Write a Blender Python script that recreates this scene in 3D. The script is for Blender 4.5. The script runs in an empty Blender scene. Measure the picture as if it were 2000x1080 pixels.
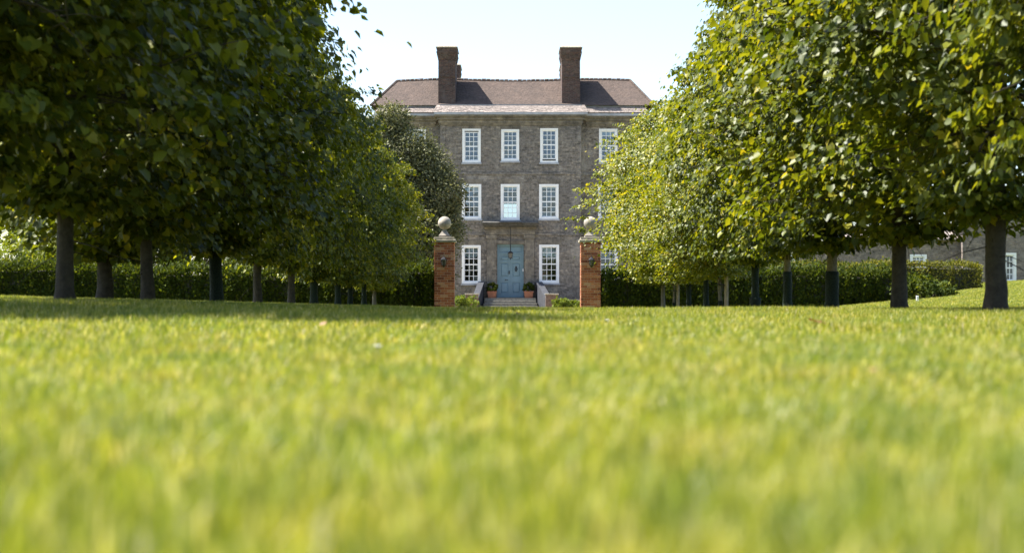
import bpy, math, random
import numpy as np
from mathutils import Vector, Matrix, Euler

random.seed(7)
sc = bpy.context.scene
COL = sc.collection

# ------------------------------------------------------------------ camera
F = 3230.0          # focal length in photo pixels (2000 wide)
CX, CY = 997.0, 597.0
CAMZ = 0.15
cd = bpy.data.cameras.new('camera')
cam = bpy.data.objects.new('camera', cd)
COL.objects.link(cam)
cam.location = (0, 0, CAMZ)
cam.rotation_euler = (math.radians(90), 0, 0)
cd.sensor_width = 36.0
cd.lens = F / 2000.0 * 36.0
cd.shift_x = (1000 - CX) / 2000.0
cd.shift_y = (CY - 540) / 2000.0
cd.clip_start = 0.05
cd.clip_end = 3000
cd.dof.use_dof = True
cd.dof.focus_distance = 55.0
cd.dof.aperture_fstop = 2.8
cd.dof.aperture_blades = 7
sc.camera = cam

# ------------------------------------------------------------------ light
SUN = Vector((1.0, -0.17, -1.62)).normalized()      # direction the light travels
w = bpy.data.worlds.new('World'); sc.world = w; w.use_nodes = True
nt = w.node_tree
sky = nt.nodes.new('ShaderNodeTexSky'); sky.sky_type = 'NISHITA'; sky.sun_disc = False
sky.sun_elevation = math.asin(-SUN.z)
sky.sun_rotation = math.atan2(-SUN.x, -SUN.y)
sky.air_density = 1.0; sky.dust_density = 1.5; sky.ozone_density = 1.6
bgn = nt.nodes['Background']; bgn.inputs['Strength'].default_value = 0.1
nt.links.new(sky.outputs[0], bgn.inputs['Color'])
ld = bpy.data.lights.new('sun', 'SUN'); ld.energy = 5.0; ld.angle = math.radians(0.53); ld.color = (1.0, 0.95, 0.86)
lo = bpy.data.objects.new('sun', ld); COL.objects.link(lo)
lo.rotation_euler = SUN.to_track_quat('-Z', 'Y').to_euler(); lo.location = (-20, 10, 40)

vs = sc.view_settings
vs.view_transform = 'Standard'; vs.look = 'None'; vs.gamma = 1.0; vs.use_curve_mapping = False
vs.exposure = 1.75
sc.render.engine = 'CYCLES'
cy = sc.cycles
cy.use_denoising = True
cy.max_bounces = 7; cy.diffuse_bounces = 3; cy.glossy_bounces = 2; cy.transmission_bounces = 4; cy.transparent_max_bounces = 8
cy.sample_clamp_indirect = 6.0
cy.caustics_reflective = False; cy.caustics_refractive = False

# ------------------------------------------------------------------ helpers
def PX(x, d): return (x - CX) * d / F
def PZ(y, d): return CAMZ - (y - CY) * d / F

def smooth(t): t = np.clip(t, 0, 1); return t * t * (3 - 2 * t)
def terr(X, Y):
    X = np.asarray(X, float); Y = np.asarray(Y, float)
    zc = np.interp(Y, [-30, 0, 8, 16.6, 24, 40, 58, 100, 140], [-.09, -.072, -.01, .078, .05, .0, -.015, -.12, -.12])
    left = .026 * np.maximum(0, -X - .8) * smooth((Y - 4) / 12) * (1 - .9 * smooth((Y - 60) / 6) * smooth((X + 14) / 6))
    left = np.minimum(left, .9)
    right = np.minimum(.1 * np.maximum(0, X - 10.3), 1.32) * smooth((Y - 14) / 14) * (1 - smooth((Y - 100) / 30) * 0)
    near_house = smooth((12.5 - np.abs(X)) / 3) * smooth((Y - 66) / 6)
    right = right * (1 - near_house)
    lump = .012 * np.sin(X * 1.7 + .6 * Y) * np.sin(Y * .9 - .4 * X) + .008 * np.sin(X * 4.1 + 1) * np.sin(Y * 2.3)
    return zc + left + right + lump
def G(X, Y): return float(terr(X, Y))
def ground_at(px, py):
    best = None
    for d in np.arange(1.2, 58, .02):
        X = PX(px, d); e = abs(PZ(py, d) - G(X, d))
        if PZ(py, d) - G(X, d) <= 0: return X, d
    return PX(px, 50), 50

class MB:
    def __init__(s): s.v = []; s.f = []
    def quad(s, a, b, c, d):
        n = len(s.v); s.v += [a, b, c, d]; s.f.append((n, n+1, n+2, n+3)); return s
    def poly(s, pts):
        n = len(s.v); s.v += list(pts); s.f.append(tuple(range(n, n+len(pts)))); return s
    def box(s, x0, x1, y0, y1, z0, z1):
        n = len(s.v)
        s.v += [(x0,y0,z0),(x1,y0,z0),(x1,y1,z0),(x0,y1,z0),(x0,y0,z1),(x1,y0,z1),(x1,y1,z1),(x0,y1,z1)]
        for q in ((0,3,2,1),(4,5,6,7),(0,1,5,4),(1,2,6,5),(2,3,7,6),(3,0,4,7)): s.f.append(tuple(n+i for i in q))
        return s
    def bev(s, x0, x1, y0, y1, z0, z1, b):
        # box with chamfered vertical-and-top edges (8-gon rings)
        def ring(x0, x1, y0, y1, z, b):
            return [(x0+b,y0,z),(x1-b,y0,z),(x1,y0+b,z),(x1,y1-b,z),(x1-b,y1,z),(x0+b,y1,z),(x0,y1-b,z),(x0,y0+b,z)]
        rs = [ring(x0+b,x1-b,y0+b,y1-b,z0,b*.5), ring(x0,x1,y0,y1,z0+b,b), ring(x0,x1,y0,y1,z1-b,b), ring(x0+b,x1-b,y0+b,y1-b,z1,b*.5)]
        s.rings(rs); return s
    def rings(s, rs, cap=True):
        n = len(s.v); k = len(rs[0])
        for r in rs: s.v += r
        for i in range(len(rs)-1):
            for j in range(k):
                s.f.append((n+i*k+j, n+i*k+(j+1)%k, n+(i+1)*k+(j+1)%k, n+(i+1)*k+j))
        if cap:
            s.f.append(tuple(n+k-1-j for j in range(k))); m = n+(len(rs)-1)*k
            s.f.append(tuple(m+j for j in range(k)))
        return s
    def lathe(s, prof, cx, cy, k=24, cap=True):
        return s.rings([[(cx+r*math.cos(2*math.pi*j/k), cy+r*math.sin(2*math.pi*j/k), z) for j in range(k)] for r, z in prof], cap)
    def tube(s, pts, rad, k=6, rough=0.0, rng=random):
        rs = []
        for i, p in enumerate(pts):
            p = Vector(p)
            t = (Vector(pts[min(i+1, len(pts)-1)]) - Vector(pts[max(i-1, 0)])).normalized()
            a = t.cross(Vector((0,1,0)) if abs(t.y) < .9 else Vector((1,0,0))).normalized(); b = t.cross(a)
            rs.append([tuple(p + (a*math.cos(2*math.pi*j/k) + b*math.sin(2*math.pi*j/k)) * rad[i] * (1 + rough*(rng.random()-.5))) for j in range(k)])
        s.rings([list(reversed(r)) for r in rs]); return s
    def mesh(s, name, mat, smoothed=False):
        me = bpy.data.meshes.new(name); me.from_pydata(s.v, [], s.f); me.update()
        if mat: me.materials.append(mat)
        if smoothed: me.polygons.foreach_set('use_smooth', [True]*len(me.polygons))
        return me
    def build(s, name, mat, parent=None, smoothed=False, **k):
        return put(name, s.mesh(name, mat, smoothed), parent, **k)

def put(name, me, parent=None, local=False, **k):
    o = bpy.data.objects.new(name, me); COL.objects.link(o)
    if parent is not None:
        o.parent = parent
        if not local: o.matrix_parent_inverse = WM[parent.name].inverted()
    WM[o.name] = WM[parent.name] @ Matrix() if (parent is not None and local) else Matrix()
    tag(o, **k); return o
WM = {}
def tag(o, label=None, cat=None, group=None, kind=None):
    if label: o['label'] = label
    if cat: o['category'] = cat
    if group: o['group'] = group
    if kind: o['kind'] = kind
    return o
def thing(name, loc, label, cat, group=None):
    o = bpy.data.objects.new(name, None); COL.objects.link(o); o.location = loc; o.empty_display_size = .2
    WM[o.name] = Matrix.Translation(loc)
    return tag(o, label, cat, group)

# ------------------------------------------------------------------ materials
def newmat(name):
    m = bpy.data.materials.new(name); m.use_nodes = True
    t = m.node_tree; return m, t, t.nodes['Principled BSDF']
def N(t, typ, **k):
    n = t.nodes.new(typ)
    for a, v in k.items(): setattr(n, a, v)
    return n
def ramp(t, fac, stops):
    r = N(t, 'ShaderNodeValToRGB'); e = r.color_ramp.elements
    while len(e) < len(stops): e.new(.5)
    for i, (p, c) in enumerate(stops): e[i].position = p; e[i].color = (*c, 1)
    t.links.new(fac, r.inputs[0]); return r.outputs[0]
def noise(t, scale, detail=4, vec=None, rough=.6):
    n = N(t, 'ShaderNodeTexNoise'); n.inputs['Scale'].default_value = scale; n.inputs['Detail'].default_value = detail; n.inputs['Roughness'].default_value = rough
    if vec is not None: t.links.new(vec, n.inputs['Vector'])
    return n.outputs['Fac']
def mix(t, fac, a, b, mode='MIX'):
    n = N(t, 'ShaderNodeMix', data_type='RGBA', blend_type=mode)
    for i, v in ((0, fac), (6, a), (7, b)):
        if hasattr(v, 'is_linked'): t.links.new(v, n.inputs[i])
        else: n.inputs[i].default_value = v if i == 0 else (*v, 1)
    return n.outputs[2]
def bump(t, h, strength, dist, p):
    b = N(t, 'ShaderNodeBump'); b.inputs['Strength'].default_value = strength; b.inputs['Distance'].default_value = dist
    t.links.new(h, b.inputs['Height']); t.links.new(b.outputs[0], p.inputs['Normal'])
def geopos(t): return N(t, 'ShaderNodeNewGeometry').outputs['Position']

def simple(name, col, rough=.6, var=.25, nscale=6, metal=0, bmp=.0):
    m, t, p = newmat(name); pos = geopos(t)
    n = noise(t, nscale, 5, pos)
    c = ramp(t, n, [(.3, tuple(x*(1-var) for x in col)), (.7, tuple(min(1, x*(1+var)) for x in col))])
    t.links.new(c, p.inputs['Base Color']); p.inputs['Roughness'].default_value = rough; p.inputs['Metallic'].default_value = metal
    if bmp: bump(t, noise(t, nscale*6, 4, pos), .6, bmp, p)
    return m

def masonry(name, cols, bw, bh, mortar, mcol, patch=None, bdist=.02, warp=.05, rough=.9):
    m, t, p = newmat(name); pos = geopos(t)
    sep = N(t, 'ShaderNodeSeparateXYZ'); t.links.new(pos, sep.inputs[0])
    add = N(t, 'ShaderNodeMath', operation='ADD'); t.links.new(sep.outputs[0], add.inputs[0]); t.links.new(sep.outputs[1], add.inputs[1])
    wn = N(t, 'ShaderNodeTexNoise'); wn.inputs['Scale'].default_value = 2.2; wn.inputs['Detail'].default_value = 3; t.links.new(pos, wn.inputs['Vector'])
    com = N(t, 'ShaderNodeCombineXYZ'); t.links.new(add.outputs[0], com.inputs[0]); t.links.new(sep.outputs[2], com.inputs[1])
    sub = N(t, 'ShaderNodeVectorMath', operation='SUBTRACT'); t.links.new(wn.outputs['Color'], sub.inputs[0]); sub.inputs[1].default_value = (.5, .5, .5)
    scl = N(t, 'ShaderNodeVectorMath', operation='SCALE'); t.links.new(sub.outputs[0], scl.inputs[0]); scl.inputs['Scale'].default_value = warp
    vec = N(t, 'ShaderNodeVectorMath', operation='ADD'); t.links.new(com.outputs[0], vec.inputs[0]); t.links.new(scl.outputs[0], vec.inputs[1])
    b = N(t, 'ShaderNodeTexBrick'); b.inputs['Scale'].default_value = 1; b.inputs['Brick Width'].default_value = bw; b.inputs['Row Height'].default_value = bh
    b.inputs['Mortar Size'].default_value = mortar; b.inputs['Mortar Smooth'].default_value = .4; b.inputs['Bias'].default_value = 0
    b.inputs['Color1'].default_value = (0,0,0,1); b.inputs['Color2'].default_value = (1,1,1,1); b.inputs['Mortar'].default_value = (.5,.5,.5,1)
    t.links.new(vec.outputs[0], b.inputs['Vector'])
    bc = N(t, 'ShaderNodeSeparateColor'); t.links.new(b.outputs['Color'], bc.inputs[0])
    c = ramp(t, bc.outputs[0], [(i/(len(cols)-1), q) for i, q in enumerate(cols)])
    # stone-sized blotches stretched along the courses
    mp = N(t, 'ShaderNodeMapping'); mp.inputs['Scale'].default_value = (1/bw*1.9, 1/bw*1.9, 1/bh*.75); t.links.new(pos, mp.inputs[0])
    n2 = noise(t, 1.0, 4, mp.outputs[0], .7)
    c = mix(t, 1.0, c, ramp(t, n2, [(.3, (.4,.4,.42)), (.5, (.9,.9,.9)), (.68, (1.55,1.5,1.42))]), 'MULTIPLY')
    c = mix(t, b.outputs['Fac'], c, mcol)
    if patch:
        n3 = noise(t, .55, 6, pos, .7)
        f = ramp(t, n3, [(.55, (0,0,0)), (.68, (.65,.65,.65))])
        c = mix(t, f, c, patch)
        n4 = noise(t, .3, 5, pos, .65)
        c = mix(t, 1.0, c, ramp(t, n4, [(.3, (.72,.74,.78)), (.7, (1.2,1.17,1.1))]), 'MULTIPLY')
        n5 = noise(t, 9, 3, pos, .6)
        c = mix(t, ramp(t, n5, [(.66, (0,0,0)), (.74, (.55,.55,.55))]), c, (.46,.44,.41))
    t.links.new(c, p.inputs['Base Color']); p.inputs['Roughness'].default_value = rough
    inv = N(t, 'ShaderNodeMath', operation='MULTIPLY_ADD'); t.links.new(b.outputs['Fac'], inv.inputs[0]); inv.inputs[1].default_value = -1.0
    t.links.new(n2, inv.inputs[2]); bump(t, inv.outputs[0], .8, bdist, p)
    return m

def leafmat(name, stops, trans=.38, rough=.42, tcol=(1.5, 1.35, .35), spec=.5):
    m, t, p = newmat(name)
    a = N(t, 'ShaderNodeAttribute', attribute_name='tint')
    c = ramp(t, a.outputs['Fac'], stops)
    t.links.new(c, p.inputs['Base Color']); p.inputs['Roughness'].default_value = rough; p.inputs['Specular IOR Level'].default_value = spec
    tr = N(t, 'ShaderNodeBsdfTranslucent'); t.links.new(mix(t, 1.0, c, tcol, 'MULTIPLY'), tr.inputs[0])
    ms = N(t, 'ShaderNodeMixShader'); ms.inputs[0].default_value = trans
    t.links.new(p.outputs[0], ms.inputs[1]); t.links.new(tr.outputs[0], ms.inputs[2])
    t.links.new(ms.outputs[0], t.nodes['Material Output'].inputs[0]); return m

M = {}
M['lime'] = leafmat('lime_leaf', [(0, (.028,.048,.007)), (.4, (.075,.10,.011)), (.85, (.19,.205,.022)), (1, (.30,.26,.03))], .44, .46, (1.6,1.4,.32), .32)
M['lime_young'] = leafmat('young_lime_leaf', [(0, (.045,.07,.008)), (.4, (.12,.145,.014)), (.85, (.25,.25,.024)), (1, (.38,.31,.045))], .44, .45, (1.5,1.35,.35), .35)
M['oak'] = leafmat('evergreen_leaf', [(0, (.055,.065,.028)), (.6, (.14,.145,.068)), (1, (.26,.25,.13))], .25, .6, (1.1,1.1,.6), .25)
M['yew'] = leafmat('yew_leaf', [(0, (.022,.038,.007)), (.6, (.055,.078,.011)), (1, (.14,.15,.022))], .35, .7, (1.6,1.45,.4), .15)
M['box'] = leafmat('clipped_hedge_leaf', [(0, (.06,.075,.014)), (.6, (.13,.135,.028)), (1, (.28,.23,.08))], .4, .65, (1.5,1.35,.4), .2)
M['bush'] = leafmat('bush_leaf', [(0, (.06,.10,.012)), (.6, (.15,.18,.02)), (1, (.28,.28,.045))], .45, .6, (1.5,1.35,.35), .2)
M['ochre'] = leafmat('ochre_leaf', [(0, (.08,.075,.018)), (.6, (.16,.135,.036)), (1, (.28,.2,.075))], .4, .65, (1.5,1.35,.35), .2)
M['fern'] = leafmat('fern_leaf', [(0, (.06,.10,.012)), (1, (.17,.21,.04))], .4, .65, (1.5,1.35,.35), .2)
M['twig'] = simple('twig_core', (.035,.034,.02), .9, .4, 9)
M['bark'] = simple('bark', (.042,.035,.025), .92, .45, 14, bmp=.02)
M['bark_pale'] = simple('pale_bark', (.15,.13,.10), .9, .35, 18, bmp=.01)
M['stake'] = simple('stake_wood', (.33,.26,.17), .85, .3, 12, bmp=.006)
M['rubber'] = simple('black_rubber', (.02,.02,.02), .6, .2)
m, t, p = newmat('trunk_guard_mesh'); pos = N(t, 'ShaderNodeTexCoord').outputs['Object']
wv = N(t, 'ShaderNodeTexVoronoi'); wv.inputs['Scale'].default_value = 55; t.links.new(pos, wv.inputs['Vector'])
t.links.new(ramp(t, wv.outputs['Distance'], [(.2, (.004,.008,.005)), (.6, (.014,.024,.015))]), p.inputs['Base Color']); p.inputs['Roughness'].default_value = .75; p.inputs['Specular IOR Level'].default_value = .2
bump(t, wv.outputs['Distance'], .8, .006, p); M['guard'] = m
M['wall'] = masonry('rubble_stone_wall', [(.11,.097,.086), (.185,.162,.143), (.165,.152,.142), (.245,.215,.187)], .33, .125, .011, (.21,.19,.17), (.36,.335,.31), .03, .12)
M['outwall'] = masonry('outbuilding_stone', [(.14,.115,.10), (.21,.17,.15), (.18,.155,.14), (.26,.21,.18)], .36, .13, .012, (.22,.19,.17), (.27,.24,.22), .03, .1)
M['ashlar'] = masonry('dressed_stone', [(.155,.137,.115), (.185,.163,.135)], .8, .34, .006, (.12,.105,.09), (.24,.22,.2), .008, .01)
M['chimney'] = masonry('chimney_brick', [(.05,.027,.023), (.085,.042,.034), (.07,.048,.042), (.12,.068,.052)], .23, .078, .009, (.12,.095,.08), (.14,.115,.10), .012, .02)
M['smallbrick'] = masonry('low_wall_brick', [(.09,.05,.037), (.15,.08,.055), (.12,.08,.065)], .23, .078, .01, (.16,.14,.115), (.15,.13,.11), .01, .01)
M['hood'] = simple('weathered_hood_stone', (.075,.07,.062), .9, .45, 6, bmp=.02)
M['stone_pale'] = simple('pale_stone', (.27,.24,.185), .9, .4, 9, bmp=.006)
M['ballstone'] = simple('weathered_ball_stone', (.27,.24,.20), .9, .4, 5, bmp=.004)
M['steps'] = simple('step_stone', (.19,.18,.155), .9, .35, 7, bmp=.006)
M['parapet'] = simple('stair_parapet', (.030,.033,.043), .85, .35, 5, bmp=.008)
M['slate'] = simple('stone_slate', (.21,.175,.155), .9, .5, 7, bmp=.012)
M['lead'] = simple('lead', (.24,.24,.25), .6, .2, 4)
M['gutter'] = simple('gutter', (.30,.31,.34), .6, .25, 2)
M['white'] = simple('white_paint', (.74,.74,.75), .45, .06, 3)
M['iron'] = simple('black_iron', (.012,.012,.014), .4, .2)
M['door'] = simple('blue_door_paint', (.145,.235,.285), .45, .1, 3)
M['door_dark'] = simple('door_groove', (.07,.12,.15), .5, .1, 3)
M['terracotta'] = simple('terracotta', (.30,.125,.07), .85, .2, 10)
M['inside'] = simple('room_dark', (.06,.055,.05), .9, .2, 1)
M['curtain'] = simple('lace_curtain', (.6,.6,.58), .9, .12, 12)
M['mortar'] = simple('mortar', (.50,.40,.31), .95, .2, 20)
M['lampglass'] = simple('lamp_glass', (.06,.065,.06), .15, .2, 8)
M['brown_leaf'] = leafmat('fallen_leaf', [(0, (.12,.04,.012)), (1, (.26,.15,.07))], .3, .6)
M['petal'] = simple('white_petal', (.8,.8,.78), .6, .05)
M['gravel'] = simple('gravel', (.34,.29,.21), .95, .3, 60, bmp=.01)
# brick (colour per brick)
m, t, p = newmat('gate_brick'); oi = N(t, 'ShaderNodeObjectInfo')
c = ramp(t, oi.outputs['Random'], [(0, (.17,.05,.026)), (.3, (.30,.095,.045)), (.65, (.39,.135,.06)), (.9, (.44,.19,.095)), (1, (.46,.28,.18))])
nn = noise(t, 28, 5, geopos(t))
c = mix(t, 1.0, c, ramp(t, nn, [(.3, (.65,.62,.6)), (.7, (1.2,1.2,1.2))]), 'MULTIPLY')
t.links.new(c, p.inputs['Base Color']); p.inputs['Roughness'].default_value = .9; bump(t, nn, .6, .006, p); M['brick'] = m
# roof tiles
m, t, p = newmat('brown_roof_tile'); pos = geopos(t)
b = N(t, 'ShaderNodeTexBrick'); b.inputs['Scale'].default_value = 1; b.inputs['Brick Width'].default_value = .17; b.inputs['Row Height'].default_value = .075; b.inputs['Mortar Size'].default_value = .006
b.inputs['Color1'].default_value = (.050,.036,.030,1); b.inputs['Color2'].default_value = (.076,.055,.046,1); b.inputs['Mortar'].default_value = (.06,.04,.03,1)
sp = N(t, 'ShaderNodeSeparateXYZ'); t.links.new(pos, sp.inputs[0]); cb = N(t, 'ShaderNodeCombineXYZ'); t.links.new(sp.outputs[0], cb.inputs[0]); t.links.new(sp.outputs[2], cb.inputs[1]); t.links.new(cb.outputs[0], b.inputs['Vector'])
n1 = noise(t, 1.3, 6, pos, .7)
c = mix(t, 1.0, b.outputs['Color'], ramp(t, n1, [(.3, (.75,.75,.75)), (.7, (1.3,1.25,1.2))]), 'MULTIPLY')
t.links.new(c, p.inputs['Base Color']); p.inputs['Roughness'].default_value = .95
n2 = noise(t, 7, 4, pos); bump(t, n2, .9, .09, p); M['roof'] = m
# glass pane: real glass sheet, mirror + see-through
m, t, p = newmat('window_glass')
tr = N(t, 'ShaderNodeBsdfTransparent'); tr.inputs[0].default_value = (.72,.78,.82,1)
gl = N(t, 'ShaderNodeBsdfGlossy'); gl.inputs['Roughness'].default_value = .03; gl.inputs[0].default_value = (.8,.88,1,1)
oi = N(t, 'ShaderNodeObjectInfo'); cbx = N(t, 'ShaderNodeBump'); nz = noise(t, 3, 2, geopos(t)); t.links.new(nz, cbx.inputs['Height']); cbx.inputs['Strength'].default_value = .25; cbx.inputs['Distance'].default_value = .02
t.links.new(cbx.outputs[0], gl.inputs['Normal'])
ms = N(t, 'ShaderNodeMixShader'); ms.inputs[0].default_value = .085
t.links.new(tr.outputs[0], ms.inputs[1]); t.links.new(gl.outputs[0], ms.inputs[2]); t.links.new(ms.outputs[0], t.nodes['Material Output'].inputs[0]); M['glass'] = m
# grass + turf
def grasscol(t, fac):
    return ramp(t, fac, [(0, (.085,.125,.012)), (.35, (.205,.228,.020)), (.7, (.34,.335,.05)), (.9, (.46,.42,.15)), (1, (.62,.55,.34))])
m, t, p = newmat('grass_blade'); at = N(t, 'ShaderNodeAttribute', attribute_name='tint'); pos = geopos(t)
c = grasscol(t, at.outputs['Fac'])
n1 = noise(t, 1.4, 5, pos, .65); n2 = noise(t, 9, 3, pos)
c = mix(t, 1.0, c, ramp(t, n1, [(.32, (.6,.78,.6)), (.5, (1,1,1)), (.68, (1.3,1.12,1.3))]), 'MULTIPLY')
c = mix(t, 1.0, c, ramp(t, n2, [(.35, (.6,.72,.6)), (.65, (1.3,1.18,1.3))]), 'MULTIPLY')
t.links.new(c, p.inputs['Base Color']); p.inputs['Roughness'].default_value = .5
tr = N(t, 'ShaderNodeBsdfTranslucent'); t.links.new(mix(t, 1.0, c, (1.35,1.35,.6), 'MULTIPLY'), tr.inputs[0])
ms = N(t, 'ShaderNodeMixShader'); ms.inputs[0].default_value = .45; t.links.new(p.outputs[0], ms.inputs[1]); t.links.new(tr.outputs[0], ms.inputs[2]); t.links.new(ms.outputs[0], t.nodes['Material Output'].inputs[0]); M['grass'] = m
m, t, p = newmat('turf'); pos = geopos(t); n1 = noise(t, 1.1, 6, pos, .7); n2 = noise(t, 30, 4, pos)
c = ramp(t, n1, [(.3, (.13,.15,.018)), (.7, (.23,.23,.03))])
c = mix(t, 1.0, c, ramp(t, n2, [(.3, (.55,.6,.55)), (.7, (1.25,1.2,1.1))]), 'MULTIPLY')
t.links.new(c, p.inputs['Base Color']); p.inputs['Roughness'].default_value = .95; bump(t, n2, .8, .03, p); M['turf'] = m

# ------------------------------------------------------------------ ground
xs = np.unique(np.concatenate([np.arange(-40, 46, .8), [-900, -500, -250, -120, -70, -52, 58, 75, 120, 250, 500, 900]]))
ys = np.unique(np.concatenate([np.arange(-6, 125, .8), [-60, -30, -15, 140, 180, 260, 400, 700, 1500]]))
XX, YY = np.meshgrid(xs, ys); ZZ = terr(XX, YY)
nx, ny = len(xs), len(ys)
vv = np.stack([XX, YY, ZZ], -1).reshape(-1, 3)
idx = np.arange(nx*ny).reshape(ny, nx)
ff = np.stack([idx[:-1,:-1], idx[:-1,1:], idx[1:,1:], idx[1:,:-1]], -1).reshape(-1, 4)
me = bpy.data.meshes.new('lawn_ground'); me.from_pydata(vv.tolist(), [], ff.tolist()); me.materials.append(M['turf'])
me.polygons.foreach_set('use_smooth', [True]*len(me.polygons))
put('lawn', me, kind='structure')
# forecourt gravel between the gate and the house
fx = np.arange(-10, 10.01, 1.0); fy = np.arange(60, 107.6, 1.0)
mb = MB()
for i in range(len(fy)-1):
    for j in range(len(fx)-1):
        P = [(fx[j], fy[i]), (fx[j+1], fy[i]), (fx[j+1], fy[i+1]), (fx[j], fy[i+1])]
        mb.quad(*[(x, y, G(x, y)+.02) for x, y in P])
mb.build('forecourt', M['gravel'], kind='structure')

# ------------------------------------------------------------------ the house
HD = 108.0      # front plane
WD = 108.7      # wing plane
hz0 = -.3
house = thing('manor_house', (0, HD, -.12), 'three storey grey stone manor house with sash windows and brown hipped roof', 'house')
def X(px, d=HD): return PX(px, d)
def Z(py, d=HD): return PZ(py, d)

def wall_open(x0, x1, z0, z1, y, openings, depth=.35):
    """front sheet with openings and their reveals"""
    gx = sorted(set([x0, x1] + [o[0] for o in openings] + [o[1] for o in openings]))
    gz = sorted(set([z0, z1] + [o[2] for o in openings] + [o[3] for o in openings]))
    mb = MB()
    for i in range(len(gx)-1):
        for j in range(len(gz)-1):
            cx, cz = (gx[i]+gx[i+1])/2, (gz[j]+gz[j+1])/2
            if any(o[0] < cx < o[1] and o[2] < cz < o[3] for o in openings): continue
            mb.quad((gx[i],y,gz[j]), (gx[i+1],y,gz[j]), (gx[i+1],y,gz[j+1]), (gx[i],y,gz[j+1]))
    for a, b, c, d in openings:
        mb.quad((a,y,c),(a,y,d),(a,y+depth,d),(a,y+depth,c)); mb.quad((b,y,d),(b,y,c),(b,y+depth,c),(b,y+depth,d))
        mb.quad((a,y,d),(b,y,d),(b,y+depth,d),(a,y+depth,d)); mb.quad((b,y,c),(a,y,c),(a,y+depth,c),(b,y+depth,c))
    return mb

PANE = {}
def window(px0, px1, py0, py1, d, rows=6, cols=3, parent=house, curtain=False, gap=0, sillm=None, blind=0, name='window'):
    x0, x1, z0, z1 = PX(px0, d), PX(px1, d), PZ(py1, d), PZ(py0, d)
    fw = .15
    y0 = d - .02; y1 = d + .12
    fr = MB()
    fr.box(x0, x0+fw, y0, y1, z0, z1); fr.box(x1-fw, x1, y0, y1, z0, z1)
    fr.box(x0+fw, x1-fw, y0+.004, y1, z1-fw*.9, z1); fr.box(x0+fw, x1-fw, y0-.03, y1, z0, z0+fw*.8)
    wo = fr.build(name, M['white'], parent)
    ix0, ix1, iz0, iz1 = x0+fw, x1-fw, z0+fw*.8, z1-fw*.9
    if gap > 0: iz0 += gap
    if gap < 0: iz1 += gap
    bw = .035; gy0, gy1 = d + .045, d + .085
    gb = MB(); st = .05
    gb.box(ix0, ix0+st, gy0, gy1, iz0, iz1); gb.box(ix1-st, ix1, gy0, gy1, iz0, iz1)
    jx0, jx1 = ix0+st, ix1-st
    zs = np.linspace(iz0, iz1, rows+1); xs_ = np.linspace(jx0, jx1, cols+1)
    for i in range(rows+1):
        hb = .05 if i in (0, rows) else (.04 if i == rows//2 else bw/2)
        za, zb = zs[i]-hb, zs[i]+hb
        if i == 0: za, zb = iz0, iz0+.07
        if i == rows: za, zb = iz1-.06, iz1
        gb.box(jx0, jx1, gy0+.003, gy1-.003, za, zb)
    for j in range(1, cols):
        gb.box(xs_[j]-bw/2, xs_[j]+bw/2, gy0+.006, gy1-.006, iz0+.03, iz1-.03)
    gb.build('glazing_bars', M['white'], wo)
    pw, ph = xs_[1]-xs_[0], zs[1]-zs[0]
    key = (round(pw, 3), round(ph, 3))
    if key not in PANE:
        PANE[key] = MB().box(-pw/2, pw/2, -.003, .003, -ph/2, ph/2).mesh('pane', M['glass'])
    for i in range(rows):
        for j in range(cols):
            o = put('pane', PANE[key], wo)
            o.location = ((xs_[j]+xs_[j+1])/2, d+.065, (zs[i]+zs[i+1])/2)
            o.rotation_euler = (random.uniform(-.012,.012), 0, random.uniform(-.012,.012))
    sl = MB(); sl.box(x0-.06, x1+.06, d-.09, d-.026, z0-.11, z0-.003); sl.build('sill', sillm or M['gutter'], wo)
    if curtain:
        cb = MB(); n = 40
        top = z1-.1
        pts = []
        for i in range(n+1):
            u = i/n; xx = ix0+(ix1-ix0)*u
            sag = .42*(z1-z0)*.75 - .17*abs(math.sin(u*math.pi*3)) + .03*random.random()
            yy = d+.22+.02*math.sin(u*60)
            pts.append((xx, yy, top, top-sag))
        for a, b in zip(pts[:-1], pts[1:]):
            cb.quad((a[0],a[1],a[3]), (b[0],b[1],b[3]), (b[0],b[1],b[2]), (a[0],a[1],a[2]))
            cb.quad((b[0],b[1]+.01,b[3]), (a[0],a[1]+.01,a[3]), (a[0],a[1]+.01,a[2]), (b[0],b[1]+.01,b[2]))
        cb.build('curtain', M['curtain'], wo)
    if blind:
        MB().box(ix0+.02, ix1-.02, d+.16, d+.18, iz1-blind, iz1+.05).build('blind', M['curtain'], wo)
    return (x0, x1, z0, z1)

ops = []
WN = [  # px0 px1 py0 py1 + options
    (903,939,252,318, dict(gap=-.07)), (979,1014,253,315, {}), (1055,1090,251,318, dict(gap=.1)),
    (902,940,360,428, dict(blind=.28)), (978,1015,360,430, dict(blind=.22)), (1053,1091,360,428, dict(blind=.16)),
    (902,939,479,554, dict(curtain=True)), (1053,1092,478,553, dict(curtain=True))]
for a, b, c, d_, k in WN: ops.append(window(a, b, c, d_, HD, **k))
cx0, cx1 = X(860), X(1135)
doorx0, doorx1, doorz0, doorz1 = X(971), X(1023), Z(582), Z(477)
ops.append((doorx0, doorx1, doorz0, doorz1))
ztop = Z(226)
wall = wall_open(cx0, cx1, hz0, ztop, HD, ops)
wall.quad((cx0,HD,hz0),(cx0,HD,ztop),(cx0,WD,ztop),(cx0,WD,hz0)); wall.quad((cx1,HD,ztop),(cx1,HD,hz0),(cx1,WD,hz0),(cx1,WD,ztop))
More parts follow.
